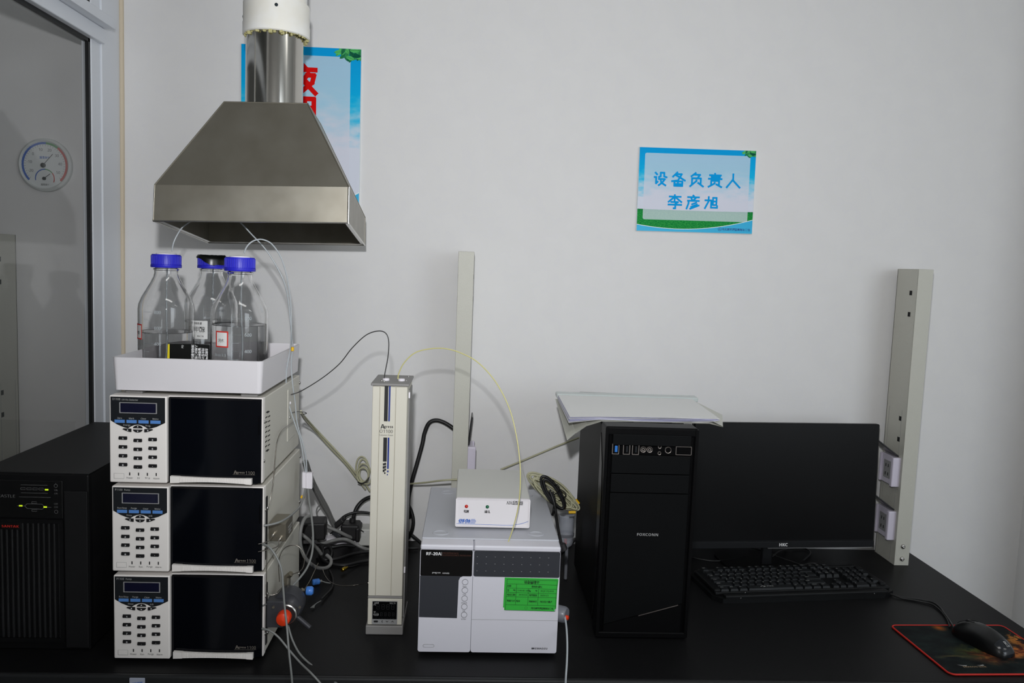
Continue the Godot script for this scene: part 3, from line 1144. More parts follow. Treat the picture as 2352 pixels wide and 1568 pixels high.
		quad(s, V(xa, 0.149, za), V(xb, 0.149, zb), V(xb, 0.152, -0.006), V(xa, 0.152, -0.006))
		quad(s, V(xa, 0.001, -0.01), V(xb, 0.001, -0.01), V(xb, 0.001, zb), V(xa, 0.001, za))
	quad(s, V(x1, 0.001, 0.0), V(x1, 0.001, -0.012), V(x1, 0.151, -0.012), V(x1, 0.149, 0.0))
	quad(s, V(x0, 0.001, -0.012), V(x0, 0.001, 0.001), V(x0, 0.149, 0.001), V(x0, 0.151, -0.012))
	var door := part("door", s, "black glass", o)
	s = mk()
	var m := 52
	for i in m:
		var u := (i + 0.5) / m
		var x := lerpf(-0.0265, 0.1135, u)
		var low := 0.0005 + 0.0035 * sin(PI * u)
		var high := 0.0128 - 0.0016 * u
		var zz := 0.0045 + 0.005 * sin(PI * (0.1 + 0.8 * u))
		var flat := i < 6 or i > m - 5
		rbox(s, V(x, (low + high) / 2, zz - 0.001), V(0.00272, high - low, 0.0068), 0.0 if flat else 0.0008)
	part("ribbed_pull", s, "panel white", door)
	s = mk()
	text(s, "A", 0.0062, V(0.0815, 0.0215, 0.0043), -1, "Droid Sans Bold", 1.1)
	text(s, "gress", 0.0036, V(0.0868, 0.0203, 0.0043), -1, "Droid Sans Bold", 1.1)
	text(s, "1100", 0.0054, V(0.1025, 0.0209, 0.0043), -1, "Droid Sans", 1.0)
	stroke(s, [Vector2(0.08, 0.0172), Vector2(0.1185, 0.0172)], 0.0004, 0.0043)
	part("logo", s, "dim logo", door)
	s = mk()
	rbox(s, V(0.1235, 0.105, 0.0008), V(0.0016, 0.034, 0.0022), 0.0008)
	part("door_catch", s, "pc gloss", door)
	# right-hand side: screws, and either vent slots and a port plate or pump fittings
	for q in [[-0.008, 0.1085], [-0.008, 0.038], [-0.302, 0.135], [-0.302, 0.035]]:
		part("side_screw", screw(0.0034, V(0.1288, q[1], q[0] - 0.008), Vector3.RIGHT), "screw", o)
	if not pump:
		for k in 18:
			var col := 0 if k < 9 else 1
			var i := k % 9
			var dz := -0.03 - 0.02 * col + (0.006 if i == 0 or i == 8 else 0.0) * (-1 if col == 0 else 1)
			part("vent_slot", box(V(0.1288, 0.123 - i * 0.0088 - 0.002 * col, dz), V(0.0006, 0.0019, 0.016 if i in [0, 8] else 0.0135)), "hole", o)
		s = mk()
		rbox(s, V(0.1293, 0.085, -0.235), V(0.0016, 0.105, 0.075), 0.0006)
		part("port_plate", s, "cream paint", o)
		for y in [0.108, 0.079]:
			part("port", screw(0.0032, V(0.13, y, -0.215), Vector3.RIGHT), "clip white" if y > 0.1 else "screw", o)
	else:
		s = mk()
		rbox(s, V(0.1296, 0.073, -0.022), V(0.0022, 0.116, 0.011), 0.001)
		var strip := part("slide_slot", s, "hole", o)
		for y in [0.109, 0.036]:
			part("slot_screw", screw(0.0036, V(0.1307, y, -0.025), Vector3.RIGHT), "screw", strip)
	return o


func pumps() -> void:
	var soft := ["Run/Stop", "Purge", "Clear", "Menu"]
	var leds := ["Power", "Run", "Purge", "Alarm"]
	var p3 := module("solvent_pump", "lowest unit of the white stack, with an orange knob on its right side", "pump", V(-0.4825, 0.768, 0.664), "P1100", "Pump", soft, ["Pmax", "A/B"], leds, true)
	var p2 := module("solvent_pump", "middle unit of the white stack, with a small metal block on its right side", "pump", V(-0.484, 0.9285, 0.664), "P1100", "Pump", soft, ["Pmax", "A/B"], leds, true)
	module("light_detector", "topmost unit of the white stack, directly under the bottle tray, with side vents", "detector", V(-0.487, 1.088, 0.664), "D1100", "UV-Vis Detector", ["Zero", "Mark", "Clear", "Menu"], ["Energy", "Prog."], ["Power", "D2", "W Lp", "Alarm"], false)
	# pressure sensor block on the middle pump
	var s := mk()
	rbox(s, V(0.1455, 0.059, -0.068), V(0.03, 0.034, 0.058), 0.0012)
	var blk := part("pressure_block", s, "damper metal", p2)
	s = mk()
	for q in [[0.139, 0.068], [0.151, 0.06]]:
		rod(s, V(q[0], q[1] - 0.012, -0.04), V(q[0], q[1] - 0.012, -0.032), 0.0028, 6)
		rod(s, V(q[0], q[1] - 0.012, -0.033), V(q[0], q[1] - 0.012, -0.026), 0.0016, 10)
	part("compression_nut", s, "screw", blk)
	s = mk()
	tube(s, [V(0.139, 0.056, -0.03), V(0.138, 0.053, -0.016), V(0.132, 0.052, -0.004), V(0.122, 0.052, 0.004)], 0.0009)
	tube(s, [V(0.151, 0.048, -0.03), V(0.151, 0.04, -0.024), V(0.142, 0.038, -0.012), V(0.122, 0.038, 0.004)], 0.0009)
	part("capillary", s, "steel tubing", blk)
	s = mk()
	for k in 3:
		rbox(s, V(0.1606, 0.062 - 0.006 * k, -0.075), V(0.0004, 0.003, 0.03 - 0.006 * k))
	part("label_print", s, "bezel grey", blk)
	# purge valve with its orange knob on the lowest pump
	s = mk()
	rbox(s, V(0.145, 0.072, -0.035), V(0.031, 0.05, 0.03), 0.002)
	var valve := part("purge_valve", s, "dark metal", p3)
	s = mk()
	T = Transform3D(Basis(Vector3.RIGHT, PI / 2), V(0.163, 0.08, -0.07))
	lathe(s, [Vector2(0, 0), Vector2(0.026, 0), Vector2(0.029, 0.003), Vector2(0.029, 0.03), Vector2(0.026, 0.034), Vector2(0, 0.034)], 36)
	T = Transform3D()
	part("pump_head", s, "dark metal", p3)
	s = mk()
	T = Transform3D(Basis(Vector3.RIGHT, PI / 2), V(0.165, 0.071, -0.036))
	lathe(s, [Vector2(0, 0), Vector2(0.0192, 0), Vector2(0.0195, 0.014), Vector2(0.018, 0.0148), Vector2(0.017, 0.0143), Vector2(0.0168, 0.0152)], 36)
	part("valve_collar", s, "screw", valve)
	s = mk()
	lathe(s, [Vector2(0.017, 0.0138), Vector2(0, 0.0138)], 36)
	part("scale_ring", s, "print black", valve)
	s = mk()
	T = Transform3D(Basis(Vector3.RIGHT, PI / 2), V(0.1628, 0.0688, -0.024))
	lathe(s, [Vector2(0.0128, 0.0), Vector2(0.0128, 0.015), Vector2(0.0116, 0.0185), Vector2(0.008, 0.0205), Vector2(0, 0.022)], 30)
	T = Transform3D()
	part("knob", s, "orange knob", valve)
	s = mk()
	rod(s, V(0.18, 0.06, -0.042), V(0.207, 0.041, -0.034), 0.0045, 14, 0.001)
	part("handle", s, "dark metal", valve)
	s = mk()
	T = Transform3D(Basis(Vector3.BACK, -PI / 2), V(0.19, 0.093, -0.08))
	lathe(s, [Vector2(0, 0), Vector2(0.0075, 0), Vector2(0.0085, 0.002), Vector2(0.0085, 0.01), Vector2(0.006, 0.013), Vector2(0, 0.013)], 18)
	T = Transform3D()
	part("blue_nut", s, "blue fitting", valve)
	s = mk()
	for q in [[0.187, 0.08, -0.037], [0.143, 0.087, -0.0195]]:
		rod(s, V(q[0], q[1], q[2] - 0.003), V(q[0], q[1], q[2] + 0.0025), 0.0026, 6)
	rod(s, V(0.175, 0.085, -0.07), V(0.186, 0.1, -0.07), 0.0042, 6)
	rod(s, V(0.155, 0.1, -0.075), V(0.155, 0.124, -0.075), 0.006, 12)
	rod(s, V(0.155, 0.122, -0.075), V(0.163, 0.13, -0.07), 0.0055, 6)
	part("fitting", s, "damper metal", valve)
	s = mk()
	tube(s, [V(0.163, 0.128, -0.07), V(0.183, 0.138, -0.072), V(0.186, 0.165, -0.074), V(0.172, 0.182, -0.076), V(0.15, 0.178, -0.074), V(0.14, 0.155, -0.07), V(0.142, 0.115, -0.068)], 0.0009)
	tube(s, [V(0.131, 0.2, -0.016), V(0.1315, 0.14, -0.012), V(0.133, 0.113, -0.014), V(0.15, 0.113, -0.02), V(0.158, 0.125, -0.04)], 0.0008)
	part("capillary", s, "steel tubing", valve)


func bottle_profile(t: float) -> Array:
	# outer radius by height, of a one-litre laboratory bottle
	var R := 0.0505 - t
	return [Vector2(0.0, t), Vector2(R - 0.008, t), Vector2(R - 0.002, 0.003 + t), Vector2(R, 0.009), Vector2(R, 0.125), Vector2(R - 0.0012, 0.135), Vector2(R - 0.0065, 0.148), Vector2(R - 0.0145, 0.162), Vector2(R - 0.0225, 0.176), Vector2(R - 0.0275, 0.187), Vector2(R - 0.029, 0.194), Vector2(R - 0.029, 0.199)]


func make_bottle(label: String, at: Vector3, turn: float, fill: float, kind: int) -> Node3D:
	var o := thing("solvent_bottle", label, "bottle", at, turn, "solvent bottles in the white tray")
	var s := mk()
	var out := bottle_profile(0.0)
	out.append_array([Vector2(0.0235, 0.2), Vector2(0.0235, 0.2025), Vector2(0.0198, 0.2035), Vector2(0.0198, 0.222)])
	var inner := bottle_profile(0.0021)
	inner.append(Vector2(0.0176, 0.222))
	inner.reverse()
	out.append_array(inner)
	lathe(s, out, 48)
	part("glass_body", s, "glass", o)
	s = mk()
	var w := []
	var top := 0.0
	for p: Vector2 in bottle_profile(0.0023):
		if p.y > fill:
			break
		w.append(p)
		top = p.x
	w.append(Vector2(top, fill - 0.0003))
	w.append(Vector2(top - 0.001, fill - 0.0015))
	w.append(Vector2(0, fill - 0.0015))
	lathe(s, w, 48)
	part("solvent", s, "water", o)
	s = mk()
	var prof := [Vector2(0.027, 0.2045), Vector2(0.0277, 0.2055), Vector2(0.0277, 0.2095), Vector2(0.0268, 0.2105), Vector2(0.0262, 0.2105), Vector2(0.0262, 0.2275), Vector2(0.0252, 0.2295), Vector2(0.019, 0.2295)]
	lathe(s, prof, 48)
	for k in 44:
		var a := TAU * k / 44
		T = Transform3D(Basis(Vector3.UP, a), Vector3.ZERO)
		rbox(s, V(0, 0.219, 0.0262), V(0.0019, 0.0168, 0.0018), 0.0006)
	T = Transform3D()
	part("screw_cap", s, "cap blue", o)
	if kind != 1:
		s = mk()
		lathe(s, [Vector2(0.019, 0.2285), Vector2(0.018, 0.2315), Vector2(0.012, 0.2318), Vector2(0.006, 0.2322), Vector2(0, 0.2322)], 30)
		part("cap_insert", s, "clip white", o)
	else:
		# black film stretched over the cap and hanging down one side
		s = mk()
		var rng := RandomNumberGenerator.new()
		rng.seed = 3
		var nn := 40
		var rows := []
		for i in nn:
			var a := TAU * i / nn
			var hang := 0.005 + 0.013 * clampf(cos(a - 0.75) * 1.7 - 0.5, 0, 1) + rng.randf() * 0.002
			rows.append([V(sin(a) * 0.012, 0.2312, cos(a) * 0.012), V(sin(a) * 0.0262, 0.2308 + rng.randf() * 0.0012, cos(a) * 0.0262), V(sin(a) * (0.0284 + rng.randf() * 0.0012), 0.2308 - hang * 0.45, cos(a) * 0.0286), V(sin(a) * (0.0288 + rng.randf() * 0.001), 0.2308 - hang, cos(a) * 0.0288)])
		for i in nn:
			var p: Array = rows[i]
			var q: Array = rows[(i + 1) % nn]
			for k in 3:
				quad(s, p[k + 1], q[k + 1], q[k], p[k])
		s.set_smooth_group(0)
		s.index()
		s.generate_normals()
		part("film", s, "black film", o)
	# printed scale, bent round the glass
	var R := 0.0507
	s = mk()
	for k in 7:
		var y := 0.033 + k * 0.0148
		stroke(s, [Vector2(0.0, y), Vector2(0.019 if k % 2 == 0 else 0.012, y)], 0.0005, 0.0)
		if k % 2 == 0:
			text(s, str(200 * (k / 2 + 1)), 0.0055, V(0.0285, y, 0))
	stroke(s, [Vector2(0.0, 0.022), Vector2(0.0, 0.128)], 0.0004, 0.0)
	text(s, "Boro 3.3", 0.0045, V(-0.022, 0.055, 0), 0, "Droid Sans", 1.05)
	text(s, "1000ml", 0.0068, V(-0.021, 0.0405, 0))
	part("scale_print", bent(s, R, 0.0), "frosted print", o)
	s = mk()
	for k in 6:
		rbox(s, V(-0.03 + k * 0.0047, 0.0205, 0), V(0.0047, 0.021, 0.0002))
	part("write_on_patch", bent(s, R, 0.0), "frosted print", o)
	# paper label
	s = mk()
	var wide := 0.026 if kind != 1 else 0.04
	var tall := 0.029 if kind != 1 else 0.036
	var cx := -0.0185 if kind != 1 else -0.012
	var cy := 0.0835 if kind != 1 else 0.083
	for k in 8:
		rbox(s, V(cx - wide / 2 + wide * (k + 0.5) / 8, cy, 0.0), V(wide / 8 + 0.0001, tall, 0.0002))
	var lab := part("paper_label", bent(s, R + 0.0002, 0.0), "label paper", o)
	s = mk()
	if kind != 1:
		for e in [-1, 1]:
			for k in 8:
				rbox(s, V(cx - wide / 2 + wide * (k + 0.5) / 8, cy + e * (tall / 2 - 0.0012), 0.0), V(wide / 8 + 0.0001, 0.0024, 0.0002))
			rbox(s, V(cx + e * (wide / 2 - 0.0012), cy, 0.0), V(0.0024, tall, 0.0002))
		part("label_border", bent(s, R + 0.0004, 0.0), "label red", lab)
		s = mk()
		hanzi(s, "甲醇" if kind == 0 else "洗水", 0.0062, V(cx - 0.001, cy - 0.002, 0), 0.95, 0.07)
	else:
		hanzi(s, "液相色谱", 0.0042, V(cx, cy + 0.013, 0), 1.1, 0.1)
		hanzi(s, "甲醇", 0.011, V(cx + 0.004, cy + 0.001, 0), 1.0, 0.07)
		stroke(s, [Vector2(cx - 0.016, cy + 0.004), Vector2(cx - 0.007, cy + 0.007), Vector2(cx - 0.013, cy - 0.002), Vector2(cx - 0.004, cy - 0.001)], 0.0006, 0)
		hanzi(s, "有限公司", 0.003, V(cx + 0.006, cy - 0.0125, 0), 1.1, 0.1)
	part("handwriting", bent(s, R + 0.0006, 0.0), "print black", lab)
	# the suction line inside
	s = mk()
	tube(s, [V(0.004, 0.232, 0.0), V(0.003, 0.15, 0.002), V(0.006, 0.06, 0.004), V(0.004, 0.02, 0.006)], 0.0016)
	rod(s, V(0.004, 0.006, 0.006), V(0.004, 0.026, 0.006), 0.0045, 12, 0.001)
	part("suction_line", s, "clear tubing", o)
	return o


func tray_and_bottles() -> void:
	var o := thing("bottle_tray", "shallow white plastic tray on top of the instrument stack, holding the bottles", "tray", V(-0.4865, 1.249, 0.5085))
	var s := mk()
	var hx := 0.1285
	var hz := 0.1565
	var lo := rrect(-hx + 0.003, -hz + 0.003, hx - 0.003, hz - 0.003, 0.007)
	var hi := rrect(-hx, -hz, hx, hz, 0.009)
	var li := rrect(-hx + 0.006, -hz + 0.006, hx - 0.006, hz - 0.006, 0.005)
	var hn := rrect(-hx + 0.0028, -hz + 0.0028, hx - 0.0028, hz - 0.0028, 0.0065)
	var n := lo.size()
	for i in n:
		var j := (i + 1) % n
		var at := func(q: Array, k: int, y: float) -> Vector3: return V(q[k].x, y, -q[k].y)
		quad(s, at.call(lo, i, 0.0), at.call(lo, j, 0.0), at.call(lo, j, 0.001), at.call(lo, i, 0.001))
		quad(s, at.call(lo, i, 0.001), at.call(lo, j, 0.001), at.call(hi, j, 0.057), at.call(hi, i, 0.057))
		quad(s, at.call(hi, i, 0.057), at.call(hi, j, 0.057), at.call(hn, j, 0.0575), at.call(hn, i, 0.0575))
		quad(s, at.call(hn, j, 0.0575), at.call(li, j, 0.005), at.call(li, i, 0.005), at.call(hn, i, 0.0575))
	rbox(s, V(0, 0.0045, 0), V(2 * hx - 0.011, 0.004, 2 * hz - 0.011))
	rbox(s, V(0, 0.002, 0), V(2 * hx - 0.012, 0.003, 2 * hz - 0.012))
	part("shell", s, "tray white", o)
	for x in [-0.1, 0.1]:
		for z in [-0.12, 0.12]:
			part("foot", box(V(x, -0.0045, z), V(0.03, 0.009, 0.03), 0.002), "plate grey", o)
	var y := 1.2557
	make_bottle("half full clear bottle at the tray's left, its red-edged label turned to the glass partition", V(-0.5825, y, 0.50), -0.52, 0.083, 0)
	make_bottle("clear bottle behind the other two, with black film over its blue cap", V(-0.527, y, 0.405), 0.0, 0.097, 1)
	make_bottle("fullest clear bottle, at the tray's right front, with its red-edged label facing forward", V(-0.4215, y, 0.58), 0.0, 0.108, 2)
	# a folded black sachet leaning in the tray
	o = thing("sachet", "black foil sachet with rows of white characters and a yellow edge, standing in the tray", "sachet", V(-0.4965, y, 0.617), 0.0)
	o.rotation.x = 0.06
	o.rotation.z = -0.03
	s = mk()
	prism(s, [Vector2(-0.038, 0.0), Vector2(0.038, 0.0), Vector2(0.0355, 0.03), Vector2(0.033, 0.0735), Vector2(0.01, 0.074), Vector2(-0.037, 0.0715)], 0, 0.004)
	part("body", s, "black film", o)
	s = mk()
	prism(s, [Vector2(-0.042, 0.0), Vector2(-0.0365, 0.0), Vector2(-0.0365, 0.071), Vector2(-0.0395, 0.0705)], 0.0002, 0.0044)
	part("yellow_edge", s, "foil yellow", o)
	s = mk()
	var words := ["液相色谱仪检定方式", "人有限公司方式日期", "管理单位日期号", "河北省计量院理", "名称型号编号检"]
	for k in 5:
		T = Transform3D(Basis(Vector3.BACK, -PI / 2), V(0.004 + k * 0.006, 0.05, 0.0042))
		hanzi(s, words[k], 0.0046, V(0, 0, 0), 1.08, 0.13)
	T = Transform3D(Basis(Vector3.BACK, PI / 2), V(-0.014, 0.068, 0.0042))
	text(s, "PD", 0.0034, Vector3.ZERO)
	T = Transform3D()
	part("lettering", s, "print white", o)


func ups() -> void:
	var o := thing("power_supply", "big black upright backup power unit at the left end of the bench", "power supply", V(-0.7695, B, 0.627))
	var s := mk()
	rbox(s, V(0, 0.164, -0.23), V(0.193, 0.326, 0.44), 0.003)
	part("case", s, "ups black", o)
	s = mk()
	rbox(s, V(0, 0.164, -0.006), V(0.195, 0.328, 0.016), 0.004, 2)
	var f := part("front_bezel", s, "ups face", o)
	s = mk()
	rbox(s, V(0.0755, 0.152, 0.002), V(0.041, 0.292, 0.008), 0.002)
	part("side_pillar", s, "ups black", f)
	s = mk()
	rbox(s, V(-0.0115, 0.281, 0.001), V(0.128, 0.07, 0.006), 0.002)
	part("display_panel", s, "ups panel", f)
	s = mk()
	rbox(s, V(-0.02, 0.131, -0.0005), V(0.144, 0.225, 0.004))
	part("grille_backing", s, "hole", f)
	s = mk()
	ring(s, [Vector2(0.053, 0.245), Vector2(-0.093, 0.245), Vector2(-0.093, 0.016), Vector2(0.053, 0.016)], [Vector2(0.046, 0.238), Vector2(-0.088, 0.238), Vector2(-0.088, 0.024), Vector2(0.046, 0.024)], -0.004, 0.0055)
	part("grille_frame", s, "ups face", f)
	for k in 15:
		part("grille_slat", box(V(-0.083 + k * 0.0092, 0.131, 0.0028), V(0.0042, 0.214, 0.005), 0.0015), "ups slat", f)
	s = mk()
	rbox(s, V(-0.055, 0.232, 0.0056), V(0.07, 0.012, 0.002), 0.0005)
	part("badge", s, "ups panel", f)
	s = mk()
	text(s, "SANTAK", 0.0042, V(-0.038, 0.232, 0.0068), 0, "Droid Sans Bold", 1.35)
	part("red_lettering", s, "print red", f)
	s = mk()
	text(s, "CASTLE", 0.0052, V(-0.045, 0.2865, 0.0044), 0, "Droid Sans", 1.3)
	var z := 0.0043
	T = Transform3D(Basis(), V(-0.0195, 0.01, 0))
	for q in [[0.0, 0.2975, 0.046, 0.2975], [0.0, 0.283, 0.046, 0.283], [-0.0035, 0.2755, 0.051, 0.2755]]:
		stroke(s, [Vector2(q[0], q[1]), Vector2(q[2], q[3])], 0.0006, z)
	for k in 4:
		var c := Vector2(0.0035 + k * 0.0105, 0.2905)
		stroke(s, rrect(c.x - 0.004, c.y - 0.0017, c.x + 0.004, c.y + 0.0017, 0.0008, 2), 0.0006, z)
	stroke(s, [Vector2(-0.007, 0.259), Vector2(0.006, 0.259), Vector2(0.01, 0.263), Vector2(0.036, 0.263), Vector2(0.041, 0.2575), Vector2(0.052, 0.2575)], 0.0007, z)
	stroke(s, [Vector2(0.006, 0.259), Vector2(0.01, 0.2545), Vector2(0.036, 0.2535), Vector2(0.041, 0.2575)], 0.0007, z)
	for c in [Vector2(0.0225, 0.2655), Vector2(0.0225, 0.251)]:
		stroke(s, rrect(c.x - 0.0042, c.y - 0.0016, c.x + 0.0042, c.y + 0.0016, 0.0006, 2), 0.0006, z)
	for y in [0.297, 0.2495]:
		var ringp := []
		for i in 13:
			ringp.append(Vector2(0.0605 + 0.003 * cos(TAU * i / 12), y + 0.003 * sin(TAU * i / 12)))
		stroke(s, ringp, 0.0006, z)
	stroke(s, [Vector2(0.0605, 0.299), Vector2(0.0605, 0.3015)], 0.0006, z)
	for y in [0.289, 0.283, 0.264, 0.258]:
		text(s, "ON" if y > 0.27 else "OFF", 0.0022, V(0.0605, y, z))
	T = Transform3D()
	part("panel_print", s, "ups print", f)
	for q in [[0.0445, 0.2895], [-0.001, 0.2592], [0.0415, 0.2578]]:
		part("indicator_light", box(V(q[0] - 0.0195, q[1] + 0.01, z), V(0.006, 0.0026, 0.001), 0.0004), "led lamp", f)
	s = mk()
	rbox(s, V(0, 0.3285, -0.225), V(0.195, 0.0015, 0.45))
	part("top_cover", s, "ups black", o)


func oven() -> void:
	var o := thing("column_oven", "tall narrow cream instrument with a black and blue stripe down its front", "column oven", V(-0.1475, B, 0.4885))
	var s := mk()
	rbox(s, V(0, 0.009, 0.0015), V(0.073, 0.018, 0.121), 0.002)
	part("base_plate", s, "plate grey", o)
	s = mk()
	rbox(s, V(0, 0.2555, 0), V(0.0665, 0.474, 0.113), 0.003, 2)
	# raised outer bands leave the centre strip between two grooves
	rbox(s, V(-0.0263, 0.284, 0.057), V(0.0137, 0.413, 0.004), 0.0012)
	rbox(s, V(0.022, 0.284, 0.057), V(0.0215, 0.413, 0.004), 0.0012)
	rbox(s, V(-0.0042, 0.284, 0.0567), V(0.0298, 0.413, 0.004), 0.0012)
	part("column_body", s, "oven cream", o)
	s = mk()
	rbox(s, V(0.0338, 0.25, -0.01), V(0.003, 0.46, 0.07), 0.001)
	part("side_channel", s, "plate grey", o)
	s = mk()
	rbox(s, V(0, 0.075, 0.0575), V(0.067, 0.004, 0.004), 0.001)
	part("joint_strip", s, "plate grey", o)
	s = mk()
	rbox(s, V(0, 0.0455, 0.0565), V(0.067, 0.053, 0.004), 0.0015)
	part("lower_panel", s, "oven cream", o)
	s = mk()
	rbox(s, V(0, 0.4945, 0.0015), V(0.073, 0.005, 0.12), 0.0015)
	var top := part("top_plate", s, "plate grey", o)
	for q in [[-0.012, 0.02], [0.018, 0.02]]:
		s = mk()
		lathe(s, [Vector2(0, 0), Vector2(0.0066, 0), Vector2(0.0066, 0.003), Vector2(0.0055, 0.0042), Vector2(0, 0.0042)], 20)
		part("tube_bush", s, "clip white", top, V(q[0], 0.497, q[1]))
	for q in [[-0.02, 0.025], [-0.014, 0.036], [0.027, 0.018], [0.027, -0.04]]:
		part("screw", screw(0.0022, V(q[0], 0.497, q[1]), Vector3.UP), "screw", top)
	s = mk()
	var z := 0.0589
	rbox(s, V(-0.0069, 0.4582, z), V(0.007, 0.069, 0.0002))
	rbox(s, V(-0.0069, 0.3685, z), V(0.007, 0.047, 0.0002))
	for q in [[-0.0088, 0.3395, 0.003], [-0.0058, 0.3405, 0.0032], [-0.0088, 0.3335, 0.0034], [-0.0056, 0.335, 0.003], [-0.0086, 0.327, 0.0034], [-0.0062, 0.3225, 0.0024], [-0.0056, 0.3295, 0.003]]:
		rbox(s, V(q[0], q[1], z), V(q[2], q[2] * 1.45, 0.0002))
	part("black_stripe", s, "print black", o)
	s = mk()
	rbox(s, V(-0.0006, 0.4582, z), V(0.0032, 0.069, 0.0002))
	rbox(s, V(-0.0006, 0.3615, z), V(0.0032, 0.061, 0.0002))
	for q in [[-0.0006, 0.326, 0.003], [-0.0012, 0.3195, 0.002]]:
		rbox(s, V(q[0], q[1], z), V(q[2], q[2] * 1.2, 0.0002))
	part("blue_stripe", s, "print navy", o)
	s = mk()
	text(s, "A", 0.0085, V(-0.0165, 0.4135, z), -1, "Droid Sans Bold", 1.05)
	text(s, "gress", 0.0052, V(-0.0098, 0.4118, z), -1, "Droid Sans Bold", 0.95)
	text(s, "O1100", 0.0062, V(-0.0055, 0.4042, z), 0)
	text(s, "Column Oven", 0.0027, V(-0.0055, 0.3968, z), 0, "Droid Sans", 1.1)
	part("lettering", s, "print black", o)
	# temperature controller
	s = mk()
	prism(s, rrect(-0.0245, 0.021, 0.0245, 0.0675, 0.001, 2), 0.056, 0.0605)
	var c := part("controller", s, "bezel grey", o)
	s = mk()
	prism(s, rrect(-0.0235, 0.0315, 0.0235, 0.067, 0.0008, 2), 0.06, 0.0608)
	part("controller_window", s, "pc gloss", c)
	s = mk()
	for r in 2:
		for k in 4:
			var x := (-0.013 if r == 0 else -0.0065) + k * (0.0095 if r == 0 else 0.0078)
			var y := 0.0565 if r == 0 else 0.0415
			var h := 0.0095 if r == 0 else 0.007
			var w := h * 0.55
			for q in [[0, h / 2, 1], [0, 0, 1], [0, -h / 2, 1], [-w / 2, h / 4, 0], [w / 2, h / 4, 0], [-w / 2, -h / 4, 0], [w / 2, -h / 4, 0]]:
				rbox(s, V(x + q[0], y + q[1], 0.0609), V(w * 0.85, 0.0008, 0.0002) if q[2] else V(0.0008, h * 0.42, 0.0002))
	for k in 7:
		rbox(s, V(-0.016 + k * 0.0055, 0.0333, 0.0609), V(0.003, 0.0006, 0.0002))
	part("digits", s, "ups slat", c)
	s = mk()
	text(s, "azbil", 0.0026, V(-0.0205, 0.0645, 0.061), -1, "Droid Sans Bold")
	text(s, "SDC15", 0.0024, V(0.0205, 0.0642, 0.061), 1)
	text(s, "PV", 0.0014, V(-0.0195, 0.0605, 0.061), 0)
	text(s, "SP", 0.0014, V(-0.0195, 0.046, 0.061), 0)
	stroke(s, rrect(-0.0215, 0.0385, -0.0115, 0.0435, 0.0024, 4), 0.0003, 0.061)
	text(s, "mode", 0.0014, V(-0.0165, 0.041, 0.061), 0)
	part("lettering", s, "print grey", c)
	s = mk()
	prism(s, rrect(-0.021, 0.025, -0.0125, 0.0285, 0.0017, 4), 0.0602, 0.0612)
	for k in 3:
		var x := -0.0055 + k * 0.0105
		var p := [Vector2(0.0018, 0.002), Vector2(0, 0), Vector2(0.0018, -0.002)]
		if k > 0:
			p = [Vector2(-0.002, 0.0009), Vector2(0, -0.0009), Vector2(0.002, 0.0009)]
		var g := []
		for v: Vector2 in p:
			g.append(Vector2(x, 0.0268) + (v if k < 2 else Vector2(v.x, -v.y)))
		stroke(s, g, 0.001, 0.0607)
	part("controller_key", s, "dark key", c)
	s = mk()
	for q in [[0.058, 0.47, 0.025], [0.058, 0.12, 0.03]]:
		rbox(s, V(0.0345, q[1] , q[2]), V(0.003, 0.012, 0.006), 0.001)
	part("side_clip", s, "clip white", o)


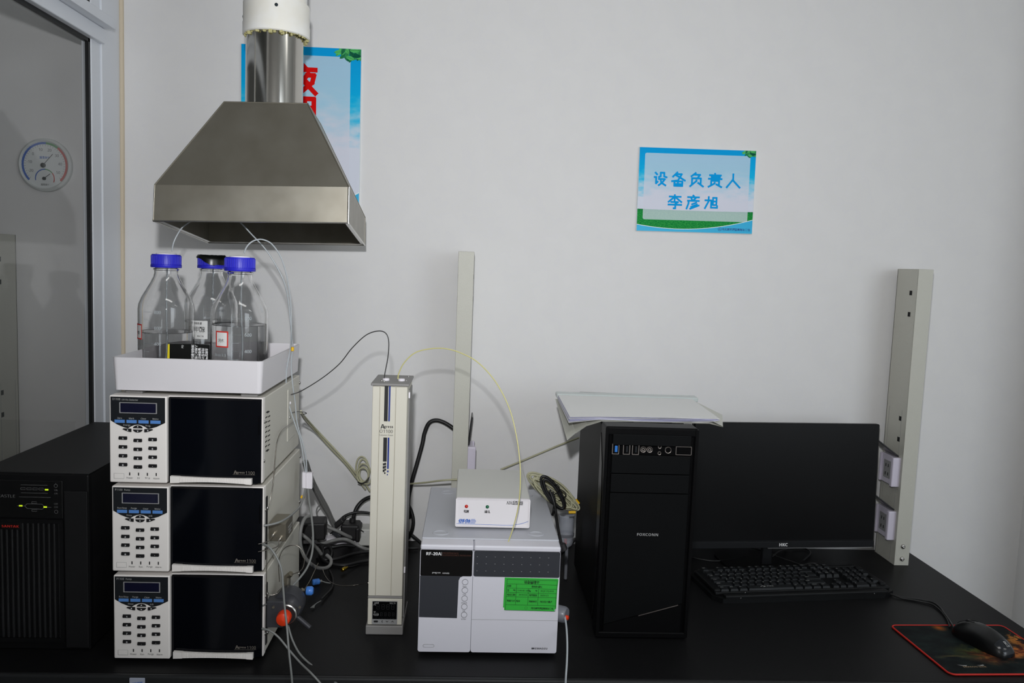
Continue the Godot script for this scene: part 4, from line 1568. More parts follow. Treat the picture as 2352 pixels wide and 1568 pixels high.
func fluorescence() -> void:
	# x -0.1295 to 0.1295, front at z 0
	var o := thing("fluorescence_detector", "white and dark grey box-shaped detector with a green card stuck on its front", "detector", V(0.0527, 0.769, 0.634))
	var s := mk()
	rbox(s, V(0, 0.1015, -0.189), V(0.2585, 0.203, 0.366), 0.004, 2)
	part("housing", s, "instrument top", o)
	for x in [-0.1, 0.1]:
		for z in [-0.035, -0.34]:
			s = mk()
			rod(s, V(x, -0.009, z), V(x, 0.0005, z), 0.012, 16)
			part("foot", s, "black rubber", o)
	s = mk()
	rbox(s, V(0, 0.206, -0.2), V(0.2585, 0.0045, 0.343), 0.002)
	var lid := part("top_cover", s, "instrument top", o)
	s = mk()
	for q in [[-0.095, -0.055], [0.088, -0.06], [-0.09, -0.33], [0.085, -0.32]]:
		T = Transform3D(Basis.from_scale(V(1, 1, 0.8)), V(q[0], 0.207, q[1]))
		lathe(s, [Vector2(0.017, 0), Vector2(0.0155, 0.0022), Vector2(0.0135, 0.0026), Vector2(0.012, 0.0012), Vector2(0, 0.0008)], 30)
	T = Transform3D()
	part("stacking_boss", s, "instrument top", lid)
	s = mk()
	rbox(s, V(-0.0805, 0.2012, -0.012), V(0.0975, 0.0105, 0.036), 0.0035, 2)
	rbox(s, V(0.049, 0.2012, -0.012), V(0.1605, 0.0105, 0.036), 0.0035, 2)
	part("front_brow", s, "instrument white", o)
	s = mk()
	rbox(s, V(0.045, 0.2052, -0.0195), V(0.075, 0.0015, 0.004))
	rbox(s, V(0.085, 0.2052, -0.012), V(0.03, 0.0012, 0.0025))
	part("tube_slot", s, "plate grey", o)
	# the two doors of the front
	s = mk()
	prism(s, rrect(-0.1295, 0.0, -0.0322, 0.1958, 0.004), -0.008, 0.001)
	rbox(s, V(-0.1275, 0.098, -0.009), V(0.004, 0.195, 0.018), 0.0018)
	var left := part("left_door", s, "instrument white", o)
	s = mk()
	prism(s, rrect(-0.0312, 0.0, 0.1295, 0.1958, 0.004), -0.008, 0.001)
	rbox(s, V(0.1275, 0.098, -0.009), V(0.004, 0.195, 0.018), 0.0018)
	var right := part("right_door", s, "instrument white", o)
	var z := 0.0012
	s = mk()
	prism(s, rrect(-0.1285, 0.146, -0.0335, 0.1953, 0.002, 2), z - 0.001, z)
	part("display_window", s, "rf black", left)
	s = mk()
	prism(s, [Vector2(-0.1288, 0.0665), Vector2(-0.0585, 0.0655), Vector2(-0.0575, 0.138), Vector2(-0.055, 0.1435), Vector2(-0.05, 0.146), Vector2(-0.1288, 0.146)], z - 0.001, z - 0.0001)
	part("slate_panel", s, "slate", left)
	for k in 5:
		var y := 0.135 - k * 0.0157
		s = mk()
		var c := []
		var d := []
		for i in 24:
			c.append(Vector2(cos(TAU * i / 24), -sin(TAU * i / 24)) * 0.0056)
			d.append(Vector2(cos(TAU * i / 24), -sin(TAU * i / 24)) * 0.0052)
		ring(s, c, d, 0.0005, 0.0015)
		part("key_ring", s, "overlay", left, V(-0.0455, y, 0))
		s = mk()
		T = Transform3D(Basis(Vector3.RIGHT, PI / 2), Vector3.ZERO)
		lathe(s, [Vector2(0.0051, 0.0005), Vector2(0.0049, 0.0016), Vector2(0, 0.0018)], 24)
		T = Transform3D()
		part("round_key", s, "instrument white", left, V(-0.0455, y, 0))
	s = mk()
	for k in 5:
		text(s, ["func", "run", "monit", "ret", "enter"][k], 0.0018, V(-0.046, 0.1268 - k * 0.0157, 0.0012))
	part("key_lettering", s, "print black", left)
	s = mk()
	text(s, "RF-20A", 0.0056, V(-0.1185, 0.188, 0.0015), -1, "Droid Sans Bold", 1.1)
	stroke(s, [Vector2(-0.0905, 0.185), Vector2(-0.0905, 0.191)], 0.0004, 0.0015)
	text(s, "prog.run", 0.0026, V(-0.099, 0.1515, 0.0015))
	text(s, "remote", 0.0026, V(-0.0815, 0.1515, 0.0015))
	part("lettering", s, "print white", left)
	s = mk()
	text(s, "PROMINENCE", 0.0026, V(-0.0885, 0.1895, 0.0015), -1, "Droid Sans", 1.2)
	text(s, "FLUORESCENCE DETECTOR", 0.0015, V(-0.0885, 0.1855, 0.0015), -1, "Droid Sans", 1.1)
	part("red_lettering", s, "dim red", left)
	s = mk()
	ring(s, rrect(-0.12, 0.0085, -0.099, 0.0145, 0.003), rrect(-0.1193, 0.0092, -0.0997, 0.0138, 0.0023), 0.0, 0.0014)
	part("button_rim", s, "bezel grey", left)
	s = mk()
	prism(s, rrect(-0.1192, 0.0093, -0.0998, 0.0137, 0.0022), 0.0, 0.0019)
	part("power_button", s, "instrument white", left)
	s = mk()
	prism(s, rrect(-0.0305, 0.146, 0.129, 0.1953, 0.003, 3), z - 0.001, z)
	part("slate_band", s, "slate", right)
	s = mk()
	for r in 3:
		for k in 9:
			rbox(s, V(-0.0245 + k * 0.0165, 0.184 - r * 0.0135, z + 0.0002), V(0.0016, 0.0008, 0.0006))
	part("dimple", s, "bezel grey", right)
	s = mk()
	rbox(s, V(0.049, 0.0635, 0.001), V(0.161, 0.0006, 0.0003))
	part("seam", s, "bezel grey", right)
	s = mk()
	text(s, "SHIMADZU", 0.0034, V(0.1125, 0.009, 0.0012), 1, "Droid Sans Bold", 1.25)
	for q in [[0, 1], [1, 0], [0, -1], [-1, 0]]:
		stroke(s, [Vector2(0.0843 + q[0] * 0.0012 - q[1] * 0.0013, 0.009 + q[1] * 0.0012 - q[0] * 0.0013), Vector2(0.0843 + q[0] * 0.0012 + q[1] * 0.0013, 0.009 + q[1] * 0.0012 + q[0] * 0.0013)], 0.0009, 0.0012)
	part("maker_name", s, "print black", right)
	# green record card, two sheets
	s = mk()
	prism(s, [Vector2(0.0265, 0.0875), Vector2(0.1255, 0.0865), Vector2(0.1265, 0.1445), Vector2(0.0275, 0.1452)], 0.001, 0.0014)
	var card := part("record_card", s, "card green", right)
	s = mk()
	prism(s, [Vector2(0.0285, 0.0828), Vector2(0.1225, 0.0815), Vector2(0.1275, 0.1432), Vector2(0.0305, 0.1442)], 0.0014, 0.0019)
	part("top_sheet", s, "card green", card)
	s = mk()
	z = 0.0021
	T = Transform3D(Basis(Vector3.BACK, -0.012), V(0.0785, 0.1125, z))
	for y in [0.0205, 0.0125, 0.004, -0.004, -0.0195]:
		stroke(s, [Vector2(-0.047, y), Vector2(0.0465, y)], 0.0006, 0)
	for q in [[-0.029, 0.0205, -0.0195], [-0.0065, 0.0125, -0.0195], [0.0125, 0.0125, -0.0195]]:
		stroke(s, [Vector2(q[0], q[1]), Vector2(q[0], q[2])], 0.0006, 0.00005)
	stroke(s, [Vector2(-0.047, 0.029), Vector2(0.0465, 0.029), Vector2(0.0455, -0.03), Vector2(-0.0475, -0.03), Vector2(-0.047, 0.029)], 0.0006, 0.0001)
	hanzi(s, "设备管理卡", 0.0056, V(-0.001, 0.0248, 0), 1.02, 0.15)
	hanzi(s, "名称", 0.0038, V(-0.0425, 0.0165, 0), 1.0, 0.13)
	hanzi(s, "液相色谱仪", 0.0038, V(0.009, 0.0165, 0), 1.05, 0.13)
	hanzi(s, "型", 0.0038, V(-0.044, 0.0082, 0), 1.0, 0.13)
	hanzi(s, "号", 0.0038, V(-0.033, 0.0082, 0), 1.0, 0.13)
	hanzi(s, "编", 0.0038, V(-0.004, 0.0082, 0), 1.0, 0.13)
	hanzi(s, "号", 0.0038, V(0.0085, 0.0082, 0), 1.0, 0.13)
	text(s, "LC1100/RF-20A", 0.0023, V(-0.0178, 0.0082, 0), 0, "Droid Serif Bold", 0.95)
	text(s, "DLJC-YQ-023", 0.0028, V(0.0285, 0.008, 0), 0, "Droid Serif Bold")
	hanzi(s, "检定日期", 0.0036, V(-0.038, 0.0, 0), 1.05, 0.13)
	text(s, "2019/2/6", 0.0028, V(-0.016, 0.0, 0), 0, "Droid Serif Bold")
	hanzi(s, "有效期至", 0.0036, V(0.003, 0.0, 0), 1.05, 0.13)
	text(s, "2020/2/5", 0.0028, V(0.024, -0.0002, 0), 0, "Droid Serif Bold")
	hanzi(s, "溯源方式", 0.0036, V(-0.038, -0.0118, 0), 1.05, 0.13)
	hanzi(s, "检定", 0.0036, V(-0.0245, -0.0118, 0), 1.05, 0.13)
	hanzi(s, "溯源单位", 0.0036, V(0.003, -0.012, 0), 1.05, 0.13)
	hanzi(s, "河北省计量院", 0.0036, V(0.0275, -0.012, 0), 1.05, 0.13)
	hanzi(s, "河北源环境监测有限公司", 0.0036, V(0.021, -0.025, 0), 1.05, 0.13)
	var cc := []
	for i in 13:
		cc.append(Vector2(-0.009 + 0.0024 * cos(TAU * i / 12), -0.025 + 0.0024 * sin(TAU * i / 12)))
	stroke(s, cc, 0.0003, 0)
	T = Transform3D()
	part("card_print", s, "print green", card)
	# drain fitting on the right side
	s = mk()
	T = Transform3D(Basis(Vector3.BACK, -PI / 2) * Basis(Vector3.RIGHT, 0.5), V(0.1285, 0.063, -0.036))
	lathe(s, [Vector2(0, 0), Vector2(0.015, 0), Vector2(0.0155, 0.002), Vector2(0.0155, 0.02), Vector2(0.013, 0.024), Vector2(0, 0.024)], 28)
	var dr := part("drain_fitting", s, "translucent", o)
	s = mk()
	T = T * Transform3D(Basis(), V(0.003, 0, 0.003))
	lathe(s, [Vector2(0.0045, 0.0235), Vector2(0.004, 0.0285), Vector2(0, 0.029)], 14)
	T = Transform3D()
	part("red_plug", s, "orange knob", dr)
	# the small converter standing on the detector
	o = thing("signal_adapter", "small off-white converter box with red and green lights, standing on the detector", "adapter", V(0.0567, 0.979, 0.5524))
	s = mk()
	rbox(s, V(0, 0.033, -0.112), V(0.1445, 0.0535, 0.224), 0.0025, 2)
	part("case", s, "adapter paint", o)
	s = mk()
	ring(s, rrect(-0.0722, 0.003, 0.0722, 0.06, 0.003, 3), rrect(-0.07, 0.0055, 0.07, 0.0582, 0.002, 3), -0.004, 0.0025)
	part("front_rim", s, "adapter face", o)
	s = mk()
	prism(s, rrect(-0.0702, 0.0053, 0.0702, 0.0583, 0.002, 3), -0.002, 0.0005)
	var fp := part("front_plate", s, "adapter face", o)
	for x in [-0.05, 0.05]:
		for zz in [-0.02, -0.2]:
			s = mk()
			rod(s, V(x, -0.0005, zz), V(x, 0.008, zz), 0.007, 12)
			part("foot", s, "black rubber", o)
	for k in 2:
		s = mk()
		T = Transform3D(Basis(Vector3.RIGHT, PI / 2), V(-0.0515 + k * 0.0405, 0.0433, 0))
		lathe(s, [Vector2(0.0033, 0.0), Vector2(0.0033, 0.0014), Vector2(0.0026, 0.0022), Vector2(0.0018, 0.0028), Vector2(0, 0.0033)], 20)
		T = Transform3D()
		part("indicator", s, "led red" if k == 0 else "led green", fp)
	s = mk()
	text(s, "AD", 0.0056, V(0.0255, 0.0522, 0.0008), -1, "Droid Serif Bold", 0.8)
	hanzi(s, "适配器", 0.0072, V(0.0463, 0.0522, 0.0008), 1.06, 0.1)
	part("lettering", s, "print black", fp)
	for k in 2:
		s = mk()
		hanzi(s, ["电源", "通讯"][k], 0.0052, V(-0.0515 + k * 0.0405, 0.0335, 0.0008), 1.0, 0.14)
		part("light_name", s, "print black", fp)
	s = mk()
	hanzi(s, "依利特", 0.0074, V(-0.0545, 0.014, 0.0008), 1.0, 0.15, 0, false, 0.18)
	for k in 4:
		stroke(s, [Vector2(-0.043 + 0.0005 * k, 0.0106 + k * 0.0023), Vector2(-0.034 + 0.0012 * (1.5 - absf(k - 1.5)) * 1.2, 0.0106 + k * 0.0023)], 0.001, 0.0008)
	var sw := [Vector2(-0.0695, 0.0085), Vector2(0.025, 0.0075)]
	for i in 9:
		var u := i / 8.0
		sw.append(Vector2(0.03 + u * 0.0395, 0.0075 + 0.0085 * u * u))
	stroke(s, sw, 0.0007, 0.0008)
	part("blue_logo", s, "print blue", fp)


func tower() -> void:
	var o := thing("computer_tower", "black computer tower with front ports and a thin silver slash near its foot", "computer", V(0.3605, B, 0.555))
	var s := mk()
	rbox(s, V(0, 0.214, -0.21), V(0.176, 0.41, 0.326), 0.003)
	part("case", s, "pc steel", o)
	for x in [-0.07, 0.07]:
		for z in [-0.03, -0.33]:
			s = mk()
			rod(s, V(x, 0, z), V(x, 0.01, z), 0.014, 14)
			part("foot", s, "black rubber", o)
	# front bezel: flanks that sweep back, a frame and a sunken middle
	s = mk()
	for e in [-1.0, 1.0]:
		var a := [Vector2(0.0915, 0.0), Vector2(0.0915, -0.046), Vector2(0.0865, -0.05), Vector2(0.083, -0.05), Vector2(0.083, -0.004), Vector2(0.0855, 0.0)]
		var keep := T
		T = Transform3D(Basis(V(1, 0, 0), V(0, 0, 1), V(0, -1, 0)), V(0, 0.4245, 0))
		var pp := []
		for q: Vector2 in a:
			pp.append(Vector2(q.x * e, q.y))
		prism(s, pp, 0.0, 0.42)
		T = keep
	rbox(s, V(0, 0.418, -0.026), V(0.182, 0.018, 0.05), 0.004, 2)
	rbox(s, V(0, 0.0085, -0.025), V(0.182, 0.013, 0.05), 0.003)
	var bz := part("front_bezel", s, "pc plastic", o)
	s = mk()
	for e in [-1.0, 1.0]:
		T = Transform3D(Basis(V(0, 0, 1), V(0, 1, 0), V(-1, 0, 0)), V(e * 0.0905, 0, 0))
		prism(s, [Vector2(-0.048, 0.02), Vector2(-0.03, 0.06), Vector2(-0.014, 0.17), Vector2(-0.012, 0.29), Vector2(-0.02, 0.35), Vector2(-0.048, 0.405)], -0.0022, 0.0022)
	T = Transform3D()
	part("flank_scoop", s, "pc gloss", bz)
	s = mk()
	rbox(s, V(0, 0.214, -0.012), V(0.166, 0.4, 0.016))
	part("sunken_face", s, "pc gloss", bz)
	part("bay_cover", box(V(0.0, 0.402, -0.0015), V(0.154, 0.022, 0.006), 0.0015), "pc brushed", bz)
	for y in [0.354, 0.316]:
		part("bay_cover", box(V(0, y, -0.002), V(0.154, 0.0365, 0.006), 0.001), "pc brushed", bz)
	s = mk()
	prism(s, [Vector2(-0.077, 0.031), Vector2(0.077, 0.0765), Vector2(0.077, 0.2965), Vector2(-0.077, 0.2965)], -0.006, 0.001)
	part("lower_panel", s, "pc brushed", bz)
	s = mk()
	prism(s, [Vector2(-0.077, 0.015), Vector2(0.077, 0.015), Vector2(0.077, 0.0745), Vector2(-0.077, 0.029)], -0.006, -0.001)
	part("foot_panel", s, "pc plastic", bz)
	s = mk()
	prism(s, [Vector2(-0.0084, 0.0488), Vector2(0.0695, 0.0717), Vector2(0.0695, 0.0735), Vector2(-0.0084, 0.0506)], 0.0, 0.0018)
	part("silver_slash", s, "port metal", bz)
	s = mk()
	text(s, "FOXCONN", 0.0052, V(0.001, 0.2146, 0.0013), 0, "Droid Sans Bold", 1.22)
	part("lettering", s, "bezel grey", bz)
	s = mk()
	rbox(s, V(0, 0.3815, -0.003), V(0.158, 0.0165, 0.005))
	var strip := part("port_strip", s, "pc gloss", bz)
	var y := 0.3835
	for k in 3:
		var x: float = [-0.0705, -0.0493, -0.0316][k]
		s = mk()
		ring(s, rrect(x - 0.0068, y - 0.0105, x + 0.0068, y + 0.0105, 0.001, 2), rrect(x - 0.0056, y - 0.0093, x + 0.0056, y + 0.0093, 0.0006, 2), -0.002, 0.001)
		var p := part("usb_port", s, "port metal", strip)
		s = mk()
		rbox(s, V(x + 0.001, y, -0.0005), V(0.0052 if k == 0 else 0.0032, 0.0125, 0.0022), 0.0004)
		part("tongue", s, "usb blue" if k == 0 else "overlay", p)
	for q in [[-0.0165, 0.0, 0.006], [-0.0038, 0.0, 0.006], [0.0156, 0.006, 0.0036], [0.0156, -0.0065, 0.0036], [0.0325, 0.0, 0.0066]]:
		s = mk()
		T = Transform3D(Basis(Vector3.RIGHT, PI / 2), V(q[0], y + q[1], -0.0005))
		var r: float = q[2]
		lathe(s, [Vector2(r, 0), Vector2(r, 0.001), Vector2(r - 0.0006, 0.0016), Vector2(r - 0.0013, 0.0012), Vector2(r - 0.0014, 0)], 24)
		if r == 0.006:
			lathe(s, [Vector2(0.0032, 0), Vector2(0.0032, 0.001), Vector2(0.0017, 0.001), Vector2(0.0017, -0.001)], 18)
		T = Transform3D()
		var p := part("audio_jack" if r == 0.006 else "power_button" if r > 0.006 else "indicator_ring", s, "port metal", strip)
		if r > 0.006:
			s = mk()
			rod(s, V(q[0], y, -0.002), V(q[0], y, 0.0006), 0.005, 20, 0.0006)
			part("cap", s, "pc gloss", p)
	s = mk()
	ring(s, rrect(0.0475, y - 0.0088, 0.0785, y + 0.008, 0.001, 2), rrect(0.0484, y - 0.0079, 0.0776, y + 0.0071, 0.0006, 2), -0.002, 0.0008)
	var rst := part("reset_button", s, "port metal", strip)
	s = mk()
	rbox(s, V(0.065, y - 0.0004, -0.001), V(0.024, 0.0142, 0.002), 0.0006)
	part("cap", s, "pc gloss", rst)
	# a folder of papers lying across the top of the tower, its back edge a little raised by a board under it
	o = thing("paper_folder", "open folder of white papers with a clear spine lying across the computer tower", "papers", V(0.0, 1.1805, 0.47))
	o.rotation.x = 0.024
	s = mk()
	# back cover: lies on the tower and droops beyond its left side
	var xs := [0.205, 0.222, 0.245, 0.275, 0.34, 0.42, 0.5, 0.528]
	var ys := [-0.04, -0.025, -0.009, 0.0005, 0.001, 0.001, 0.0005, -0.006]
	for k in xs.size() - 1:
		for side in 2:
			var dy := 0.0 if side == 0 else -0.0005
			var a := V(xs[k], 0.001 + dy + ys[k] * 0.1, -0.245)
			var b := V(xs[k + 1], 0.001 + dy + ys[k + 1] * 0.1, -0.242)
			var c := V(xs[k + 1], ys[k + 1] + dy, 0.004 - 0.03 * (xs[k + 1] - 0.2))
			var d := V(xs[k], ys[k] + dy, 0.006 - 0.03 * (xs[k] - 0.2))
			if side == 0:
				quad(s, d, c, b, a)
			else:
				quad(s, a, b, c, d)
	part("back_cover", s, "folder film", o)
	for k in 6:
		s = mk()
		var lift := 0.0015 + k * 0.0017
		var tw := 0.003 * (k % 3 - 1)
		var m := 10
		for i in m:
			var p := []
			for q in [[i, 0], [i + 1, 0], [i + 1, 1], [i, 1]]:
				var u: float = float(q[0]) / m
				var x := lerpf(0.208 + tw * 0.3, 0.519 + tw, u)
				var z := lerpf(0.0 - 0.014 * u + tw * 0.5, -0.225, q[1])
				var y2: float = lift + 0.003 * sin(u * 7.0 + k * 0.8) * (0.3 if k == 5 else 1.0) * (1 - q[1]) * (0.4 + u) * 0.5
				if u < 0.2:
					y2 -= (0.2 - u) * 0.03 * (1 - q[1]) * (1.0 - 0.14 * k)
				p.append(V(x, y2, z))
			var t := V(0, 0.0006, 0)
			quad(s, p[0], p[1], p[2], p[3])
			quad(s, p[3] - t, p[2] - t, p[1] - t, p[0] - t)
			quad(s, p[0] - t, p[1] - t, p[1], p[0])
		part("sheet", s, "paper lilac" if k in [1, 2, 4] else "paper", o)
	s = mk()
	rbox(s, V(0.373, 0.006, -0.25), V(0.333, 0.011, 0.032), 0.003, 2)
	part("spine", s, "spine clear", o)
	s = mk()
	quad(s, V(0.5, 0.0065, -0.02), V(0.527, -0.0045, -0.004), V(0.562, -0.004, -0.12), V(0.52, 0.009, -0.225))
	quad(s, V(0.52, 0.0085, -0.225), V(0.562, -0.0045, -0.12), V(0.527, -0.005, -0.004), V(0.5, 0.006, -0.02))
	part("front_cover", s, "folder film", o)
	o = thing("dark_board", "dark grey flat board sticking out behind the papers on the computer tower", "board", V(0.366, 1.1795, 0.31))
	s = mk()
	T = Transform3D(Basis(Vector3.RIGHT, -PI / 2 + 0.045), V(0, 0, 0))
	prism(s, [Vector2(-0.096, 0.0), Vector2(0.096, 0.0), Vector2(0.096, 0.13), Vector2(0.092, 0.155), Vector2(-0.092, 0.163), Vector2(-0.096, 0.159)], 0.0, 0.003)
	T = Transform3D()
	part("panel", s, "board dark", o)


func monitor() -> void:
	var o := thing("monitor", "black flat computer screen, switched off, standing behind the keyboard", "monitor", V(0.8, B, 0.135), 0.085)
	var s := mk()
	var tilt := Transform3D(Basis(Vector3.RIGHT, -0.045), V(0, 0.05, 0.015))
	T = tilt
	rbox(s, V(0, 0.158, -0.008), V(0.49, 0.314, 0.018), 0.004, 2)
	rbox(s, V(0, 0.13, -0.022), V(0.3, 0.2, 0.024), 0.01)
	part("shell", s, "monitor plastic", o)
	s = mk()
	rbox(s, V(0, 0.1665, 0.0008), V(0.4835, 0.2925, 0.0012))
	part("screen_panel", s, "screen off", o)
	s = mk()
	rbox(s, V(0, 0.0095, 0.0015), V(0.488, 0.0165, 0.0036), 0.0012)
	var chin := part("lower_bezel", s, "monitor plastic", o)
	s = mk()
	text(s, "HKC", 0.0078, V(0.0, 0.0098, 0.0036), 0, "Droid Sans Bold", 1.1)
	part("lettering", s, "print white", chin)
	s = mk()
	rbox(s, V(0.1, 0.0008, 0.001), V(0.28, 0.0008, 0.003))
	part("bright_edge", s, "bezel grey", chin)
	T = Transform3D()
	s = mk()
	rbox(s, V(-0.035, 0.065, 0.0), V(0.027, 0.13, 0.014), 0.004)
	part("stand_neck", s, "monitor plastic", o)
	s = mk()
	T = Transform3D(Basis(Vector3.RIGHT, -PI / 2), V(-0.035, 0, 0.01))
	prism(s, rrect(-0.11, -0.03, 0.11, 0.1, 0.03), 0.0, 0.006)
	T = Transform3D()
	part("stand_foot", s, "pc plastic", o)


func keyboard() -> void:
	var o := thing("keyboard", "wide black keyboard with white legends lying in front of the screen", "keyboard", V(0.7765, B, 0.279), 0.118)
	var s := mk()
	# wedge body with clipped corners
	var outline := [Vector2(-0.222, -0.05), Vector2(-0.205, -0.073), Vector2(-0.155, -0.076), Vector2(0.19, -0.076), Vector2(0.222, -0.058), Vector2(0.214, 0.066), Vector2(0.205, 0.074), Vector2(-0.2, 0.074), Vector2(-0.224, 0.064)]
	T = Transform3D(Basis(Vector3.RIGHT, -PI / 2), Vector3.ZERO)
	prism(s, outline, 0.0, 0.011)
	T = Transform3D()
	rbox(s, V(0, 0.0145, -0.008), V(0.432, 0.008, 0.126), 0.003)
	rbox(s, V(-0.207, 0.016, -0.01), V(0.018, 0.014, 0.118), 0.004)
	rbox(s, V(0.206, 0.016, -0.012), V(0.016, 0.014, 0.112), 0.004)
	rbox(s, V(0, 0.012, 0.066), V(0.4, 0.012, 0.016), 0.004)
	rbox(s, V(0, 0.017, -0.07), V(0.41, 0.014, 0.012), 0.004)
	part("body", s, "keyboard body", o)
	s = mk()
	stroke_flat(s, V(-0.165, 0.0115, 0.0755), V(-0.146, 0.0185, 0.0595))
	stroke_flat(s, V(0.163, 0.0115, 0.0755), V(0.161, 0.0175, 0.066))
	part("groove", s, "bezel grey", o)
	var u := 0.0183
	var rows := [
		[[0, 1, "Esc"], [2, 1, "F1"], [3, 1, "F2"], [4, 1, "F3"], [5, 1, "F4"], [6.5, 1, "F5"], [7.5, 1, "F6"], [8.5, 1, "F7"], [9.5, 1, "F8"], [11, 1, "F9"], [12, 1, "F10"], [13, 1, "F11"], [14, 1, "F12"], [15.25, 1, "Prt"], [16.25, 1, "Scr"], [17.25, 1, "Pau"]],
		[], [], [], [], [],
	]
	var plain := ["`1234567890-=", "QWERTYUIOP[]", "ASDFGHJKL;'", "ZXCVBNM,./"]
	var start := [0.0, 1.5, 1.75, 2.25]
	for r in 4:
		for k in plain[r].length():
			rows[r + 1].append([start[r] + k, 1, plain[r][k]])
	rows[1].append([13, 2, "Back"])
	rows[2].append_array([[0, 1.5, "Tab"], [13.5, 1.5, "\\"]])
	rows[3].append_array([[0, 1.75, "Caps"], [12.75, 2.25, "Enter"]])
	rows[4].append_array([[0, 2.25, "Shift"], [12.25, 2.75, "Shift"]])
	rows[5] = [[0, 1.25, "Ctrl"], [1.25, 1.25, "Win"], [2.5, 1.25, "Alt"], [3.75, 6.25, ""], [10, 1.25, "Alt"], [11.25, 1.25, "Fn"], [12.5, 1.25, "Menu"], [13.75, 1.25, "Ctrl"]]
	for r in 2:
		for k in 3:
			rows[r + 1].append([15.25 + k, 1, ["Ins", "Hm", "PU", "Del", "End", "PD"][r * 3 + k]])
	rows[4].append([16.25, 1, "^"])
	for k in 3:
		rows[5].append([15.25 + k, 1, "<v>"[k]])
	for r in 5:
		for k in 4:
			if r == 4 and k == 1 or k == 3 and r in [2, 4]:
				continue
			rows[r + 1].append([18.5 + k, 2 if r == 4 and k == 0 else 1, ["N", "/", "*", "-", "7", "8", "9", "+", "4", "5", "6", "", "1", "2", "3", "E", "0", "", ".", ""][r * 4 + k]])
	var shapes := {}
	var legends := mk()
	for r in 6:
		for q in rows[r]:
			var w: float = q[1] * u - 0.0022
			var key := "%.2f" % q[1]
			if not shapes.has(key):
				s = mk()
				var b := 0.0098
				var a := Vector2(w / 2, u / 2 - 0.0003)
				var t := Vector2(w / 2 - 0.0021, u / 2 - 0.0026)
				var lo := [V(-a.x, 0, a.y), V(a.x, 0, a.y), V(a.x, 0, -a.y), V(-a.x, 0, -a.y)]
				var hi := [V(-t.x, b, t.y + 0.0002), V(t.x, b, t.y + 0.0002), V(t.x, b + 0.0008, -t.y - 0.0012), V(-t.x, b + 0.0008, -t.y - 0.0012)]
				for i in 4:
					var j := (i + 1) % 4
					quad(s, lo[i], lo[j], hi[j], hi[i])
				quad(s, hi[0], hi[1], hi[2], hi[3])
				shapes[key] = s.commit()
			var x: float = -0.1985 + (q[0] + q[1] / 2.0) * u * 0.985 - 0.004
			var z := -0.0585 + r * 0.0199 + (0.003 if r > 0 else 0.0)
			var at := V(x, 0.0175 - 0.001 * r + 0.001, z)
			part("key", shapes[key], "keycap", o, at)
			T = Transform3D(Basis(Vector3.RIGHT, -PI / 2), at + V(-w / 2 + 0.0032, 0.0112, -0.003))
			if q[2] != "":
				text(legends, q[2], 0.0026 if q[2].length() > 1 else 0.0034, Vector3.ZERO, -1, "Droid Sans Bold")
			else:
				if q[1] > 3:
					T = Transform3D(Basis(Vector3.RIGHT, -PI / 2), at + V(-0.016, 0.0112, 0.0))
					stroke(legends, [Vector2(-0.008, -0.001), Vector2(-0.002, 0.0028), Vector2(0.0035, 0.0012), Vector2(0.002, -0.002), Vector2(-0.002, -0.0028)], 0.0018, 0)
					hanzi(legends, "境理北力", 0.0048, V(0.018, 0, 0), 1.2, 0.1)
			T = Transform3D()
	var lg := part("key_legends", legends, "print grey", o)
	tag(lg, "", "", "", "stuff")


func stroke_flat(s: SurfaceTool, a: Vector3, b: Vector3) -> void:
	tube(s, [a, b], 0.0006, 5, 1)


